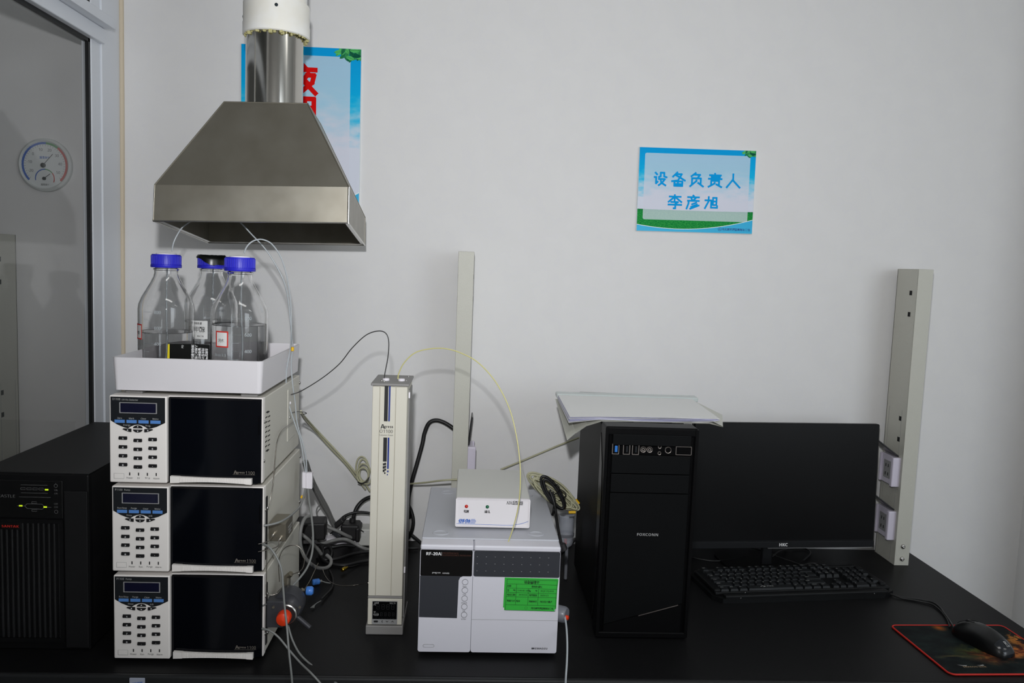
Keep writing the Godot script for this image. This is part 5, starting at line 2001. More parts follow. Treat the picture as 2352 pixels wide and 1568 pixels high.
func mouse() -> void:
	# the printed pad with its stitched red edge
	var w := 0.25
	var d := 0.206
	var o := thing("mouse_pad", "dark printed mouse pad with a stitched red edge at the bench's right front", "mouse pad", V(1.0365, B, 0.5785), 0.03)
	var im := Image.create(512, 416, false, Image.FORMAT_RGB8)
	var f := FastNoiseLite.new()
	f.seed = 21
	f.frequency = 0.009
	f.fractal_octaves = 5
	var g := FastNoiseLite.new()
	g.seed = 33
	g.frequency = 0.02
	g.fractal_octaves = 4
	for y in 416:
		for x in 512:
			var u := x / 512.0
			var v := y / 416.0
			var n := f.get_noise_2d(x, y * 1.6)
			var q := g.get_noise_2d(x * 0.8, y * 1.5 + 60 * n)
			var col := Color(0.045, 0.06, 0.07).lerp(Color(0.10, 0.145, 0.14), clampf(0.5 + n, 0, 1))
			# a lit ridge of rock, and moss in the middle distance
			var crest := 0.77 - 0.22 * u + 0.13 * n + 0.05 * q
			var rock := clampf(1 - absf(v - crest) * 7.0, 0, 1) * smoothstep(0.22, 0.6, u)
			col = col.lerp(Color(0.86, 0.5, 0.24).lerp(Color(0.45, 0.2, 0.12), clampf(0.5 + q * 1.8, 0, 1)), rock * 0.9)
			var moss := clampf(1 - absf(v - crest + 0.13) * 8, 0, 1) * clampf(1 - absf(u - 0.45) * 3.2, 0, 1)
			col = col.lerp(Color(0.42, 0.44, 0.2), moss * 0.75)
			var far := clampf(1 - absf(v - 0.42 - 0.25 * q) * 6, 0, 1) * smoothstep(0.72, 0.95, u)
			col = col.lerp(Color(0.9, 0.55, 0.22).lerp(Color(0.35, 0.14, 0.08), clampf(0.5 + q * 2.4, 0, 1)), far)
			var wisp := clampf(1 - absf(v - 0.66 - 0.25 * (0.3 - u) * (0.3 - u) - 0.03 * n) * 40, 0, 1) * clampf(1 - absf(u - 0.2) * 5, 0, 1)
			col = col.lerp(Color(0.5, 0.44, 0.26), wisp * 0.7)
			var glow := clampf(1 - Vector2(u - 0.4, (v - 0.06) * 0.8).length() * 14, 0, 1)
			col = col.lerp(Color(0.75, 0.36, 0.1), glow)
			im.set_pixel(x, y, col)
	mat("pad print", Color.WHITE, 0.7, 0.0, {"metallic_specular": 0.25, "albedo_texture": ImageTexture.create_from_image(im)})
	var s := mk()
	T = Transform3D(Basis(Vector3.RIGHT, -PI / 2), Vector3.ZERO)
	prism(s, rrect(-w / 2, -d / 2, w / 2, d / 2, 0.012), 0.0002, 0.003)
	T = Transform3D()
	part("cloth", s, "pad print", o)
	s = mk()
	var e := []
	var rr := rrect(-w / 2, -d / 2, w / 2, d / 2, 0.012, 8)
	for p: Vector2 in rr + [rr[0]]:
		e.append(V(p.x, 0.0022, -p.y))
	tube(s, e, 0.0019, 7, 1)
	part("stitched_edge", s, "pad edge", o)
	s = mk()
	T = Transform3D(Basis(Vector3.RIGHT, -PI / 2), V(-0.062, 0.0032, 0.074))
	prism(s, [Vector2(-0.026, 0.007), Vector2(-0.018, 0.0045), Vector2(-0.008, 0.004), Vector2(-0.012, 0.001), Vector2(-0.02, 0.003)], 0, 0.0001)
	prism(s, [Vector2(0.026, 0.007), Vector2(0.018, 0.0045), Vector2(0.012, 0.004), Vector2(0.02, 0.002), Vector2(0.026, 0.003)], 0, 0.0001)
	part("pad_mark", s, "print grey", o)
	s = mk()
	text(s, "DRAGON WAR", 0.005, V(0.004, -0.0015, 0), 0, "Droid Sans Bold", 1.0)
	T = Transform3D()
	part("pad_lettering", s, "weld", o)
	# the mouse
	o = thing("computer_mouse", "black computer mouse with a glossy tail resting on the printed pad", "mouse", V(1.0565, B + 0.0034, 0.561), 0.3)
	s = mk()
	var L := 22
	var K := 20
	var at := func(i: int, k: int, grow: float) -> Vector3:
		var t := float(i) / L
		var c := cos(PI * t)
		var z := -0.062 * c
		var sn := pow(sin(PI * t), 0.55)
		var hw := (0.0315 - 0.0035 * sin(PI * t) * (1 - absf(t - 0.45)) + 0.0015 * t) * sn + grow
		var hh := (0.019 + 0.0205 * sin(PI * clampf(t * 0.95 + 0.05, 0, 1))) * pow(sin(PI * clampf(t, 0.0, 1)), 0.5) + grow
		var a := PI * k / K
		return V(hw * cos(a) * (1.0 - 0.1 * sin(a)), hh * pow(sin(a), 0.75) if k > 0 and k < K else 0.0, z)
	for zone in 2:
		s = mk()
		for i in L:
			if (i >= 16) != (zone == 1):
				continue
			for k in K:
				var side := k < 4 or k >= 16
				if zone == 1 and side:
					continue
				var p := [at.call(i, k, 0.0), at.call(i + 1, k, 0.0), at.call(i + 1, k + 1, 0.0), at.call(i, k + 1, 0.0)]
				quad(s, p[3], p[2], p[1], p[0])
		if zone == 0:
			for i in range(16, L):
				for k in K:
					if k < 4 or k >= 16:
						quad(s, at.call(i, k + 1, 0.0), at.call(i + 1, k + 1, 0.0), at.call(i + 1, k, 0.0), at.call(i, k, 0.0))
		s.set_smooth_group(0)
		s.index()
		s.generate_normals()
		if zone == 0:
			part("shell", s, "mouse body", o)
		else:
			part("glossy_tail", s, "mouse gloss", o)
	s = mk()
	for e2 in [-0.004, 0.004]:
		var p := []
		for i in range(3, 10):
			var c: Vector3 = at.call(i, 10, 0.0003)
			p.append(c + V(e2 * 1.2, 0, 0))
		tube(s, p, 0.0006, 5, 2)
	part("button_gap", s, "hole", o)
	s = mk()
	rod(s, V(-0.0032, 0.0275, -0.034), V(0.0032, 0.0275, -0.034), 0.0085, 22, 0.001)
	part("scroll_wheel", s, "black rubber", o)
	s = mk()
	T = Transform3D(Basis(Vector3.RIGHT, -1.05), at.call(18, 10, 0.0006))
	text(s, "R", 0.008, V(0.0, 0.004, 0.0006), 0, "Droid Sans Bold")
	text(s, "GM", 0.0035, V(0.0, -0.003, 0.0006), 0, "Droid Sans Bold")
	T = Transform3D()
	part("emblem", s, "print grey", o)


func wire(called: String, m: String, r: float, label: String, category: String, pts: Array, group := "") -> MeshInstance3D:
	return solo(called, tubes(pts, r), m, label, category, group)


func cables() -> void:
	var o: Node3D
	var s: SurfaceTool
	wire("solvent_tube", "clear tubing", 0.00135, "thin clear tube looping up from the left bottle's cap under the hood", "tube", [V(-0.5718, 1.4915, 0.5000), V(-0.5704, 1.5057, 0.4973), V(-0.5656, 1.5200, 0.4945), V(-0.5559, 1.5370, 0.4918), V(-0.5413, 1.5493, 0.4891), V(-0.5152, 1.5663, 0.4864), V(-0.4831, 1.5694, 0.4836), V(-0.4550, 1.5566, 0.4809), V(-0.4265, 1.5285, 0.4782), V(-0.4002, 1.5002, 0.4755), V(-0.3770, 1.4630, 0.4727), V(-0.3647, 1.4336, 0.4700), V(-0.3606, 1.4033, 0.4600), V(-0.3567, 1.3599, 0.4560), V(-0.3536, 1.3160, 0.4520), V(-0.3543, 1.2997, 0.4480), V(-0.3565, 1.2692, 0.4440), V(-0.3534, 1.2261, 0.4400), V(-0.3508, 1.1940, 0.4300), V(-0.3481, 1.1603, 0.4280), V(-0.3439, 1.1383, 0.4260), V(-0.3350, 1.1071, 0.4240), V(-0.3288, 1.0748, 0.4220), V(-0.3270, 1.0458, 0.4200)], "suction tubes of the bottles")
	wire("solvent_tube", "clear tubing", 0.00135, "thin clear tube arching from the right bottle's cap and down past the tray", "tube", [V(-0.4140, 1.4933, 0.5800), V(-0.4124, 1.5037, 0.5720), V(-0.4059, 1.5137, 0.5640), V(-0.3962, 1.5191, 0.5560), V(-0.3863, 1.5189, 0.5480), V(-0.3738, 1.5115, 0.5400), V(-0.3594, 1.4886, 0.5320), V(-0.3503, 1.4562, 0.5240), V(-0.3468, 1.4271, 0.5160), V(-0.3449, 1.3977, 0.5080), V(-0.3452, 1.3465, 0.5000), V(-0.3516, 1.3059, 0.4800), V(-0.3585, 1.2703, 0.4739), V(-0.3612, 1.2389, 0.4678), V(-0.3615, 1.2168, 0.4617), V(-0.3583, 1.1956, 0.4556), V(-0.3524, 1.1706, 0.4494), V(-0.3447, 1.1436, 0.4433), V(-0.3387, 1.1218, 0.4372), V(-0.3333, 1.0851, 0.4311), V(-0.3287, 1.0480, 0.4250)], "suction tubes of the bottles")
	wire("drain_tube", "dull tubing", 0.0021, "grey tube from under the white clip to the middle unit's valve, with a yellow tag", "tube", [V(-0.3274, 1.0195, 0.4250), V(-0.3277, 1.0054, 0.4400), V(-0.3252, 0.9977, 0.4900), V(-0.3212, 1.0084, 0.5800), V(-0.3253, 1.0151, 0.6400), V(-0.3388, 1.0133, 0.6550), V(-0.3544, 1.0114, 0.6600)], "flexible tubes of the instruments")
	wire("drain_tube", "dull tubing", 0.0021, "grey tube from under the white clip curving far down to the lowest unit's orange valve", "tube", [V(-0.3238, 1.0196, 0.4250), V(-0.3162, 0.9944, 0.4485), V(-0.3059, 0.9656, 0.4720), V(-0.2983, 0.9377, 0.4955), V(-0.2951, 0.9123, 0.5190), V(-0.2987, 0.8929, 0.5425), V(-0.3078, 0.8802, 0.5660), V(-0.3223, 0.8681, 0.5895), V(-0.3378, 0.8641, 0.6130), V(-0.3519, 0.8589, 0.6365), V(-0.3546, 0.8641, 0.6600)], "flexible tubes of the instruments")
	wire("drain_tube", "dull tubing", 0.0019, "grey tube running from the middle unit straight down over the bench front", "tube", [V(-0.3544, 0.9807, 0.6680), V(-0.3412, 0.9779, 0.6750), V(-0.3277, 0.9633, 0.6800), V(-0.3173, 0.9424, 0.6850), V(-0.3128, 0.9136, 0.6900), V(-0.3082, 0.8762, 0.6950), V(-0.3018, 0.8451, 0.7050), V(-0.2938, 0.8060, 0.7220), V(-0.2884, 0.7737, 0.7280), V(-0.2850, 0.7382, 0.7280)], "flexible tubes of the instruments")
	wire("drain_tube", "dull tubing", 0.0019, "grey tube leaving the lowest unit and sagging across the bench to its front edge", "tube", [V(-0.3538, 0.8247, 0.6680), V(-0.3390, 0.8227, 0.6720), V(-0.3228, 0.8122, 0.6750), V(-0.3037, 0.7922, 0.6800), V(-0.2796, 0.7750, 0.6950), V(-0.2556, 0.7691, 0.7200), V(-0.2366, 0.7530, 0.7280), V(-0.2312, 0.7388, 0.7280)], "flexible tubes of the instruments")
	wire("drain_tube", "dull tubing", 0.0019, "grey tube dropping from the orange knob and curving right over the bench edge", "tube", [V(-0.3256, 0.8227, 0.6120), V(-0.3180, 0.8079, 0.6200), V(-0.3072, 0.7861, 0.6320), V(-0.2889, 0.7677, 0.6500), V(-0.2603, 0.7577, 0.6750), V(-0.2279, 0.7535, 0.7050), V(-0.2068, 0.7512, 0.7270), V(-0.1973, 0.7352, 0.7280)], "flexible tubes of the instruments")
	wire("capillary", "dark tubing", 0.001, "dark thin line arching from the detector's side port to the column oven top", "tube", [V(-0.3565, 1.2125, 0.4450), V(-0.3359, 1.2203, 0.4400), V(-0.2916, 1.2504, 0.4600), V(-0.2552, 1.2824, 0.4750), V(-0.2304, 1.3147, 0.4850), V(-0.2024, 1.3424, 0.4950), V(-0.1781, 1.3524, 0.5030), V(-0.1624, 1.3490, 0.5070), V(-0.1559, 1.3324, 0.5090), V(-0.1569, 1.3026, 0.5090), V(-0.1621, 1.2699, 0.5090), V(-0.1635, 1.2579, 0.5090)], "thin capillaries between the instruments")
	wire("capillary", "yellow tubing", 0.0011, "yellow thin line arching from the column oven down to the white detector", "tube", [V(-0.1365, 1.2604, 0.5090), V(-0.1351, 1.2708, 0.5090), V(-0.1261, 1.2910, 0.5110), V(-0.1071, 1.3115, 0.5130), V(-0.0819, 1.3210, 0.5150), V(-0.0481, 1.3245, 0.5220), V(-0.0141, 1.3172, 0.5300), V(0.0200, 1.3001, 0.5400), V(0.0543, 1.2650, 0.5530), V(0.0804, 1.2188, 0.5680), V(0.0947, 1.1701, 0.5820), V(0.1023, 1.1235, 0.5960), V(0.1041, 1.0842, 0.6050), V(0.1020, 1.0443, 0.6110), V(0.0944, 1.0058, 0.6140), V(0.0828, 0.9664, 0.6145)], "thin capillaries between the instruments")
	wire("capillary", "steel tubing", 0.0009, "thin steel line bowing down the stack's side from top to middle unit", "tube", [V(-0.3520, 1.1501, 0.3707), V(-0.3520, 1.1562, 0.4625), V(-0.3520, 1.1586, 0.5376), V(-0.3520, 1.1466, 0.5755), V(-0.3520, 1.1264, 0.5882), V(-0.3500, 1.1020, 0.6055), V(-0.3480, 1.0781, 0.6227), V(-0.3490, 1.0570, 0.6338), V(-0.3500, 1.0423, 0.6386)], "thin capillaries between the instruments")
	wire("capillary", "dark tubing", 0.0008, "short dark loop of wire at the rear edge of the top unit", "tube", [V(-0.3530, 1.1762, 0.4511), V(-0.3510, 1.1708, 0.4068), V(-0.3470, 1.1614, 0.3600), V(-0.3435, 1.1568, 0.3500), V(-0.3538, 1.1518, 0.3350)], "thin capillaries between the instruments")
	wire("capillary", "steel tubing", 0.0009, "thin steel line bowing over the black bench into the column oven's left side", "tube", [V(-0.3142, 0.7900, 0.2908), V(-0.3063, 0.7780, 0.3013), V(-0.2898, 0.7720, 0.3233), V(-0.2680, 0.7720, 0.3396), V(-0.2375, 0.7780, 0.3529), V(-0.2175, 0.7850, 0.3620), V(-0.1839, 0.8526, 0.5200)], "thin capillaries between the instruments")
	wire("capillary", "steel tubing", 0.0009, "thin steel line standing up from the blue nut beside the orange knob", "tube", [V(-0.3009, 0.8533, 0.5900), V(-0.2985, 0.8579, 0.5700), V(-0.2926, 0.8672, 0.5500), V(-0.2874, 0.8797, 0.5350), V(-0.2827, 0.8908, 0.5200)], "thin capillaries between the instruments")
	wire("signal_cable", "cream cable", 0.0026, "cream cable slanting down from the top unit to the coil behind the column oven", "cable", [V(-0.3576, 1.1593, 0.3400), V(-0.3770, 1.1196, 0.2000), V(-0.3739, 1.0661, 0.0800), V(-0.3407, 1.0194, 0.0500), V(-0.3032, 0.9752, 0.0400), V(-0.2757, 0.9406, 0.0350), V(-0.2559, 0.9169, 0.0300), V(-0.2422, 0.8966, 0.0300)], "cream cables along the wall")
	wire("signal_cable", "cream cable", 0.0022, "second cream cable close under the first, slanting down behind the column oven", "cable", [V(-0.3596, 1.1536, 0.3300), V(-0.3749, 1.1104, 0.2000), V(-0.3757, 1.0573, 0.0700), V(-0.3423, 1.0081, 0.0400), V(-0.3046, 0.9647, 0.0300), V(-0.2791, 0.9298, 0.0250), V(-0.2540, 0.8995, 0.0250)], "cream cables along the wall")
	o = thing("cable_coil", "cream cable wound into a small tied coil at the column oven's left", "cable coil")
	part("coil", tubes([V(-0.2651, 0.9222, 0.0327), V(-0.2753, 0.9371, 0.0313), V(-0.2793, 0.9596, 0.0292), V(-0.2754, 0.9791, 0.0276), V(-0.2653, 0.9865, 0.0270), V(-0.2538, 0.9784, 0.0279), V(-0.2462, 0.9585, 0.0297), V(-0.2461, 0.9362, 0.0317), V(-0.2536, 0.9219, 0.0329), V(-0.2651, 0.9222, 0.0327), V(-0.2615, 0.9260, 0.0387), V(-0.2692, 0.9391, 0.0373), V(-0.2723, 0.9585, 0.0352), V(-0.2692, 0.9752, 0.0336), V(-0.2615, 0.9813, 0.0330), V(-0.2527, 0.9740, 0.0339), V(-0.2469, 0.9567, 0.0357), V(-0.2469, 0.9375, 0.0377), V(-0.2527, 0.9254, 0.0389), V(-0.2615, 0.9260, 0.0387), V(-0.2582, 0.9245, 0.0447), V(-0.2653, 0.9328, 0.0433), V(-0.2686, 0.9458, 0.0412), V(-0.2665, 0.9575, 0.0396), V(-0.2600, 0.9623, 0.0390), V(-0.2522, 0.9580, 0.0399), V(-0.2466, 0.9467, 0.0417), V(-0.2460, 0.9335, 0.0437), V(-0.2506, 0.9248, 0.0449), V(-0.2582, 0.9245, 0.0447), V(-0.2541, 0.9218, 0.0507), V(-0.2654, 0.9318, 0.0493), V(-0.2715, 0.9487, 0.0472), V(-0.2695, 0.9648, 0.0456), V(-0.2604, 0.9724, 0.0450), V(-0.2483, 0.9681, 0.0459), V(-0.2391, 0.9538, 0.0477), V(-0.2369, 0.9362, 0.0497), V(-0.2428, 0.9236, 0.0509), V(-0.2541, 0.9218, 0.0507), V(-0.2658, 0.9287, 0.0567), V(-0.2722, 0.9380, 0.0553), V(-0.2724, 0.9506, 0.0532), V(-0.2662, 0.9605, 0.0516), V(-0.2566, 0.9631, 0.0510), V(-0.2481, 0.9572, 0.0519), V(-0.2446, 0.9455, 0.0537), V(-0.2478, 0.9336, 0.0557), V(-0.2562, 0.9269, 0.0569), V(-0.2658, 0.9287, 0.0567)], 0.0021), "cream cable", o)
	part("cable_tie", tubes([V(-0.2698, 0.9282, 0.0600), V(-0.2602, 0.9267, 0.0660), V(-0.2494, 0.9315, 0.0660), V(-0.2416, 0.9413, 0.0600)], 0.0017), "black rubber", o)
	wire("signal_cable", "cream cable", 0.0024, "cream cable running from behind the column oven across the upright to the adapter box", "cable", [V(-0.1519, 0.9226, 0.0500), V(-0.1231, 0.9311, 0.0700), V(-0.0889, 0.9436, 0.1000), V(-0.0559, 0.9553, 0.1240), V(-0.0185, 0.9592, 0.1270), V(0.0137, 0.9587, 0.1260)], "cream cables along the wall")
	wire("signal_cable", "cream cable", 0.0024, "cream cable rising along the wall from the adapter box to the computer tower", "cable", [V(0.0923, 0.9622, 0.0300), V(0.1318, 0.9768, 0.0200), V(0.1937, 1.0038, 0.0150), V(0.2435, 1.0282, 0.0200), V(0.2896, 1.0556, 0.0500)], "cream cables along the wall")
	wire("power_cable", "black rubber", 0.0055, "thick black cord arching on the wall between the column oven and the upright", "cord", [V(-0.1399, 0.8275, 0.0300), V(-0.1430, 0.8751, 0.0350), V(-0.1367, 0.9198, 0.0300), V(-0.1239, 0.9715, 0.0250), V(-0.1121, 1.0210, 0.0200), V(-0.1074, 1.0493, 0.0180), V(-0.0970, 1.0758, 0.0180), V(-0.0804, 1.0842, 0.0180), V(-0.0601, 1.0806, 0.0200), V(-0.0372, 1.0686, 0.0250), V(-0.0176, 1.0531, 0.0300)], "black cords on the bench")
	wire("power_cable", "black rubber", 0.0048, "thick black cord curling in a half loop at the column oven's right, above the bench", "cord", [V(-0.1808, 0.8957, 0.0300), V(-0.1581, 0.8813, 0.0300), V(-0.1395, 0.8564, 0.0300), V(-0.1294, 0.8270, 0.0350), V(-0.1320, 0.7968, 0.0350), V(-0.1441, 0.7717, 0.0300), V(-0.1662, 0.7549, 0.0300)], "black cords on the bench")
	wire("power_cable", "black rubber", 0.0045, "black cord lying from the column oven's right foot to the white detector's left side", "cord", [V(-0.1568, 0.7948, 0.0200), V(-0.1366, 0.7858, 0.0300), V(-0.1188, 0.7757, 0.0400), V(-0.0971, 0.7647, 0.0600), V(-0.0788, 0.7599, 0.0900)], "black cords on the bench")
	wire("power_cable", "black rubber", 0.0052, "thick black cord rising from the black plug to behind the column oven", "cord", [V(-0.2812, 0.8228, 0.0500), V(-0.2793, 0.8388, 0.0500), V(-0.2727, 0.8579, 0.0450), V(-0.2604, 0.8727, 0.0400), V(-0.2451, 0.8822, 0.0400), V(-0.2274, 0.8861, 0.0400)], "black cords on the bench")
	wire("power_cable", "black rubber", 0.0036, "black cord curving from the slanted inline plug to behind the column oven", "cord", [V(-0.3107, 0.8310, 0.0600), V(-0.3009, 0.8392, 0.0600), V(-0.2860, 0.8457, 0.0580), V(-0.2656, 0.8487, 0.0550), V(-0.2408, 0.8454, 0.0500), V(-0.2208, 0.8412, 0.0500)], "black cords on the bench")
	wire("grey_cable", "grey cable", 0.0034, "grey cable of the bundle slanting down behind the white clip, foremost one", "cable", [V(-0.3585, 1.0383, 0.3000), V(-0.3573, 0.9904, 0.2500), V(-0.3524, 0.9457, 0.2000), V(-0.3442, 0.8909, 0.1400), V(-0.3347, 0.8512, 0.1000), V(-0.3251, 0.8113, 0.0700)], "grey cables beside the stack")
	wire("grey_cable", "grey cable", 0.003, "grey cable of the bundle slanting down behind the white clip, middle one", "cable", [V(-0.3587, 1.0353, 0.2800), V(-0.3571, 0.9792, 0.2200), V(-0.3507, 0.9319, 0.1700), V(-0.3402, 0.8816, 0.1200), V(-0.3320, 0.8425, 0.0900), V(-0.3235, 0.8103, 0.0600)], "grey cables beside the stack")
	wire("grey_cable", "grey cable", 0.003, "grey cable of the bundle slanting down behind the white clip, rearmost one", "cable", [V(-0.3588, 1.0304, 0.2600), V(-0.3577, 0.9691, 0.1900), V(-0.3488, 0.9190, 0.1400), V(-0.3383, 0.8755, 0.1000), V(-0.3299, 0.8361, 0.0700), V(-0.3218, 0.8093, 0.0500)], "grey cables beside the stack")
	wire("grey_cable", "grey cable", 0.0016, "thin grey loop sticking out of the slanting cable bundle", "cable", [V(-0.3438, 0.8821, 0.1000), V(-0.3527, 0.8838, 0.1100), V(-0.3611, 0.8748, 0.1100), V(-0.3630, 0.8615, 0.1100), V(-0.3575, 0.8505, 0.1100), V(-0.3452, 0.8354, 0.1000), V(-0.3300, 0.8157, 0.0800)], "grey cables beside the stack")
	wire("grey_cable", "grey cable", 0.0044, "grey cable crossing in front of the black plug above the wall strip", "cable", [V(-0.3775, 0.8425, 0.1000), V(-0.3505, 0.8297, 0.1000), V(-0.3321, 0.8212, 0.1000), V(-0.3126, 0.8138, 0.1000), V(-0.2923, 0.7996, 0.0900), V(-0.2765, 0.7851, 0.0700)], "grey cables beside the stack")
	wire("grey_cable", "grey cable", 0.0042, "grey cable snaking over the bench in a hump towards the column oven", "cable", [V(-0.3959, 0.8430, 0.1400), V(-0.3769, 0.8336, 0.1400), V(-0.3638, 0.8151, 0.1300), V(-0.3538, 0.7964, 0.1200), V(-0.3409, 0.7901, 0.1200), V(-0.3229, 0.7949, 0.1200), V(-0.3053, 0.7962, 0.1100), V(-0.2871, 0.7954, 0.1100), V(-0.2689, 0.7822, 0.1000), V(-0.2503, 0.7725, 0.1000), V(-0.2319, 0.7625, 0.0900)], "grey cables beside the stack")
	wire("grey_cable", "grey cable", 0.0042, "grey cable dropping steeply beside the stack into the dark tangle on the bench", "cable", [V(-0.3834, 0.8397, 0.2000), V(-0.3680, 0.8283, 0.2000), V(-0.3564, 0.8112, 0.1900), V(-0.3447, 0.7940, 0.1800), V(-0.3391, 0.7796, 0.1700)], "grey cables beside the stack")
	wire("grey_cable", "grey cable", 0.004, "grey cable hanging in a wide hook from the middle unit's rear to the bench", "cable", [V(-0.3376, 0.9243, 0.3300), V(-0.3441, 0.9244, 0.3400), V(-0.3485, 0.9158, 0.3500), V(-0.3509, 0.8978, 0.3600), V(-0.3505, 0.8706, 0.3600), V(-0.3447, 0.8427, 0.3500), V(-0.3371, 0.8196, 0.3300), V(-0.3252, 0.7964, 0.3000), V(-0.3110, 0.7841, 0.2700), V(-0.3036, 0.7848, 0.2500), V(-0.3044, 0.7935, 0.2400), V(-0.3163, 0.8000, 0.2300)], "grey cables beside the stack")
	wire("power_cable", "black rubber", 0.004, "black cord lying flat on the bench nearest the wall behind the column oven", "cord", [V(-0.3366, 0.7660, 0.1710), V(-0.3014, 0.7660, 0.1634), V(-0.2698, 0.7660, 0.1291), V(-0.2296, 0.7660, 0.1087), V(-0.1771, 0.7660, 0.0934), V(-0.1127, 0.7660, 0.0773)], "black cords on the bench")
	wire("power_cable", "black rubber", 0.004, "black cord on the bench running from the tangle toward the gold connector", "cord", [V(-0.3452, 0.7700, 0.1530), V(-0.3228, 0.7660, 0.1903), V(-0.2796, 0.7650, 0.2024), V(-0.2419, 0.7650, 0.1779), V(-0.2024, 0.7650, 0.1585)], "black cords on the bench")
	wire("power_cable", "black rubber", 0.0026, "black cord on the bench furthest forward, ending in a frayed grey tip", "cord", [V(-0.3071, 0.7660, 0.2393), V(-0.2908, 0.7650, 0.2884), V(-0.2853, 0.7650, 0.3378), V(-0.2915, 0.7660, 0.3783), V(-0.2957, 0.7680, 0.4060)], "black cords on the bench")
	wire("power_cable", "black rubber", 0.005, "black cord standing up out of the dark tangle beside the stack", "cord", [V(-0.3704, 0.7800, 0.2101), V(-0.3655, 0.7944, 0.2000), V(-0.3605, 0.8101, 0.1900), V(-0.3606, 0.8258, 0.1800), V(-0.3651, 0.8493, 0.1800)], "black cords on the bench")
	wire("power_cable", "black rubber", 0.0046, "black cord curled on top of the dark tangle below the wall strip", "cord", [V(-0.3587, 0.7720, 0.1200), V(-0.3482, 0.7811, 0.1200), V(-0.3354, 0.7813, 0.1200), V(-0.3194, 0.7794, 0.1200), V(-0.2943, 0.7808, 0.1100), V(-0.2688, 0.7755, 0.1000)], "black cords on the bench")
	wire("power_cable", "black rubber", 0.005, "black cord bundle looped at the heart of the dark tangle", "cord", [V(-0.3457, 0.7872, 0.1400), V(-0.3385, 0.7767, 0.1500), V(-0.3407, 0.7651, 0.1600), V(-0.3332, 0.7565, 0.1600), V(-0.3224, 0.7606, 0.1500), V(-0.3191, 0.7734, 0.1400), V(-0.3273, 0.7828, 0.1300), V(-0.3390, 0.7804, 0.1300), V(-0.3455, 0.7707, 0.1400), V(-0.3490, 0.7627, 0.1600)], "black cords on the bench")
	wire("power_cable", "black rubber", 0.0022, "thin black cord looping on the bench below the screen, right of its stand", "cord", [V(0.7871, 0.7800, 0.1260), V(0.8237, 0.7750, 0.0759), V(0.8720, 0.7660, 0.0288), V(0.9124, 0.7640, 0.0177), V(0.9211, 0.7640, 0.0338), V(0.9134, 0.7640, 0.0602), V(0.8854, 0.7640, 0.0964), V(0.8549, 0.7640, 0.1315)], "black cords on the bench")
	wire("power_cable", "black rubber", 0.0026, "black cord crossing under the screen from its stand to the keyboard", "cord", [V(0.7581, 0.7700, 0.0331), V(0.7912, 0.7660, 0.0464), V(0.8177, 0.7650, 0.0933), V(0.8403, 0.7650, 0.1229), V(0.8568, 0.7650, 0.1430), V(0.8884, 0.7650, 0.1295), V(0.9050, 0.7660, 0.1432), V(0.9018, 0.7700, 0.1802)], "black cords on the bench")
	wire("power_cable", "black rubber", 0.0022, "thin black cord wandering on the bench left of the screen's stand", "cord", [V(0.5872, 0.7640, 0.1027), V(0.6114, 0.7640, 0.1167), V(0.6394, 0.7640, 0.1244), V(0.6857, 0.7640, 0.1129), V(0.7311, 0.7640, 0.0858), V(0.7477, 0.7640, 0.0974), V(0.7826, 0.7640, 0.0799)], "black cords on the bench")
	wire("mouse_cable", "black rubber", 0.0021, "thin black cord running from the keyboard's right corner to the mouse", "cord", [V(0.9892, 0.7660, 0.3065), V(1.0029, 0.7640, 0.3261), V(1.0259, 0.7630, 0.3351), V(1.0551, 0.7630, 0.3436), V(1.0717, 0.7630, 0.3574), V(1.0728, 0.7630, 0.3832), V(1.0614, 0.7640, 0.4221), V(1.0480, 0.7670, 0.4619), V(1.0253, 0.7740, 0.5152)], "cords of keyboard and mouse")
	wire("mouse_cable", "black rubber", 0.0018, "second strand of black cord beside the mouse cord, bending at the pad", "cord", [V(0.9905, 0.7650, 0.3141), V(1.0101, 0.7630, 0.3357), V(1.0386, 0.7630, 0.3491), V(1.0619, 0.7630, 0.3672), V(1.0645, 0.7630, 0.3904), V(1.0595, 0.7630, 0.4222), V(1.0440, 0.7650, 0.4640), V(1.0300, 0.7660, 0.4917)], "cords of keyboard and mouse")
	wire("drain_tube", "clear tubing", 0.0019, "clear tube from the white detector's drain fitting down over the bench front", "tube", [V(0.1902, 0.8356, 0.5900), V(0.1942, 0.8358, 0.6000), V(0.1977, 0.8314, 0.6150), V(0.1984, 0.8224, 0.6400), V(0.1967, 0.8056, 0.6750), V(0.1925, 0.7903, 0.7100), V(0.1895, 0.7754, 0.7280), V(0.1892, 0.7438, 0.7290)], "flexible tubes of the instruments")
	o = thing("cable_bundle", "thick bundle of cream cable tied in a long skein on the white detector's right rear", "cable bundle")
	part("strand", tubes([V(0.1708, 1.0096, 0.3150), V(0.1645, 1.0160, 0.3150), V(0.1658, 1.0166, 0.3150), V(0.1745, 1.0113, 0.3150), V(0.1888, 1.0011, 0.3150), V(0.2060, 0.9879, 0.3150), V(0.2227, 0.9745, 0.3150), V(0.2354, 0.9634, 0.3150), V(0.2418, 0.9569, 0.3150), V(0.2404, 0.9563, 0.3150), V(0.2317, 0.9616, 0.3150), V(0.2172, 0.9720, 0.3150), V(0.2000, 0.9851, 0.3150), V(0.1834, 0.9986, 0.3150), V(0.1708, 1.0096, 0.3150)], 0.0021), "cream cable", o)
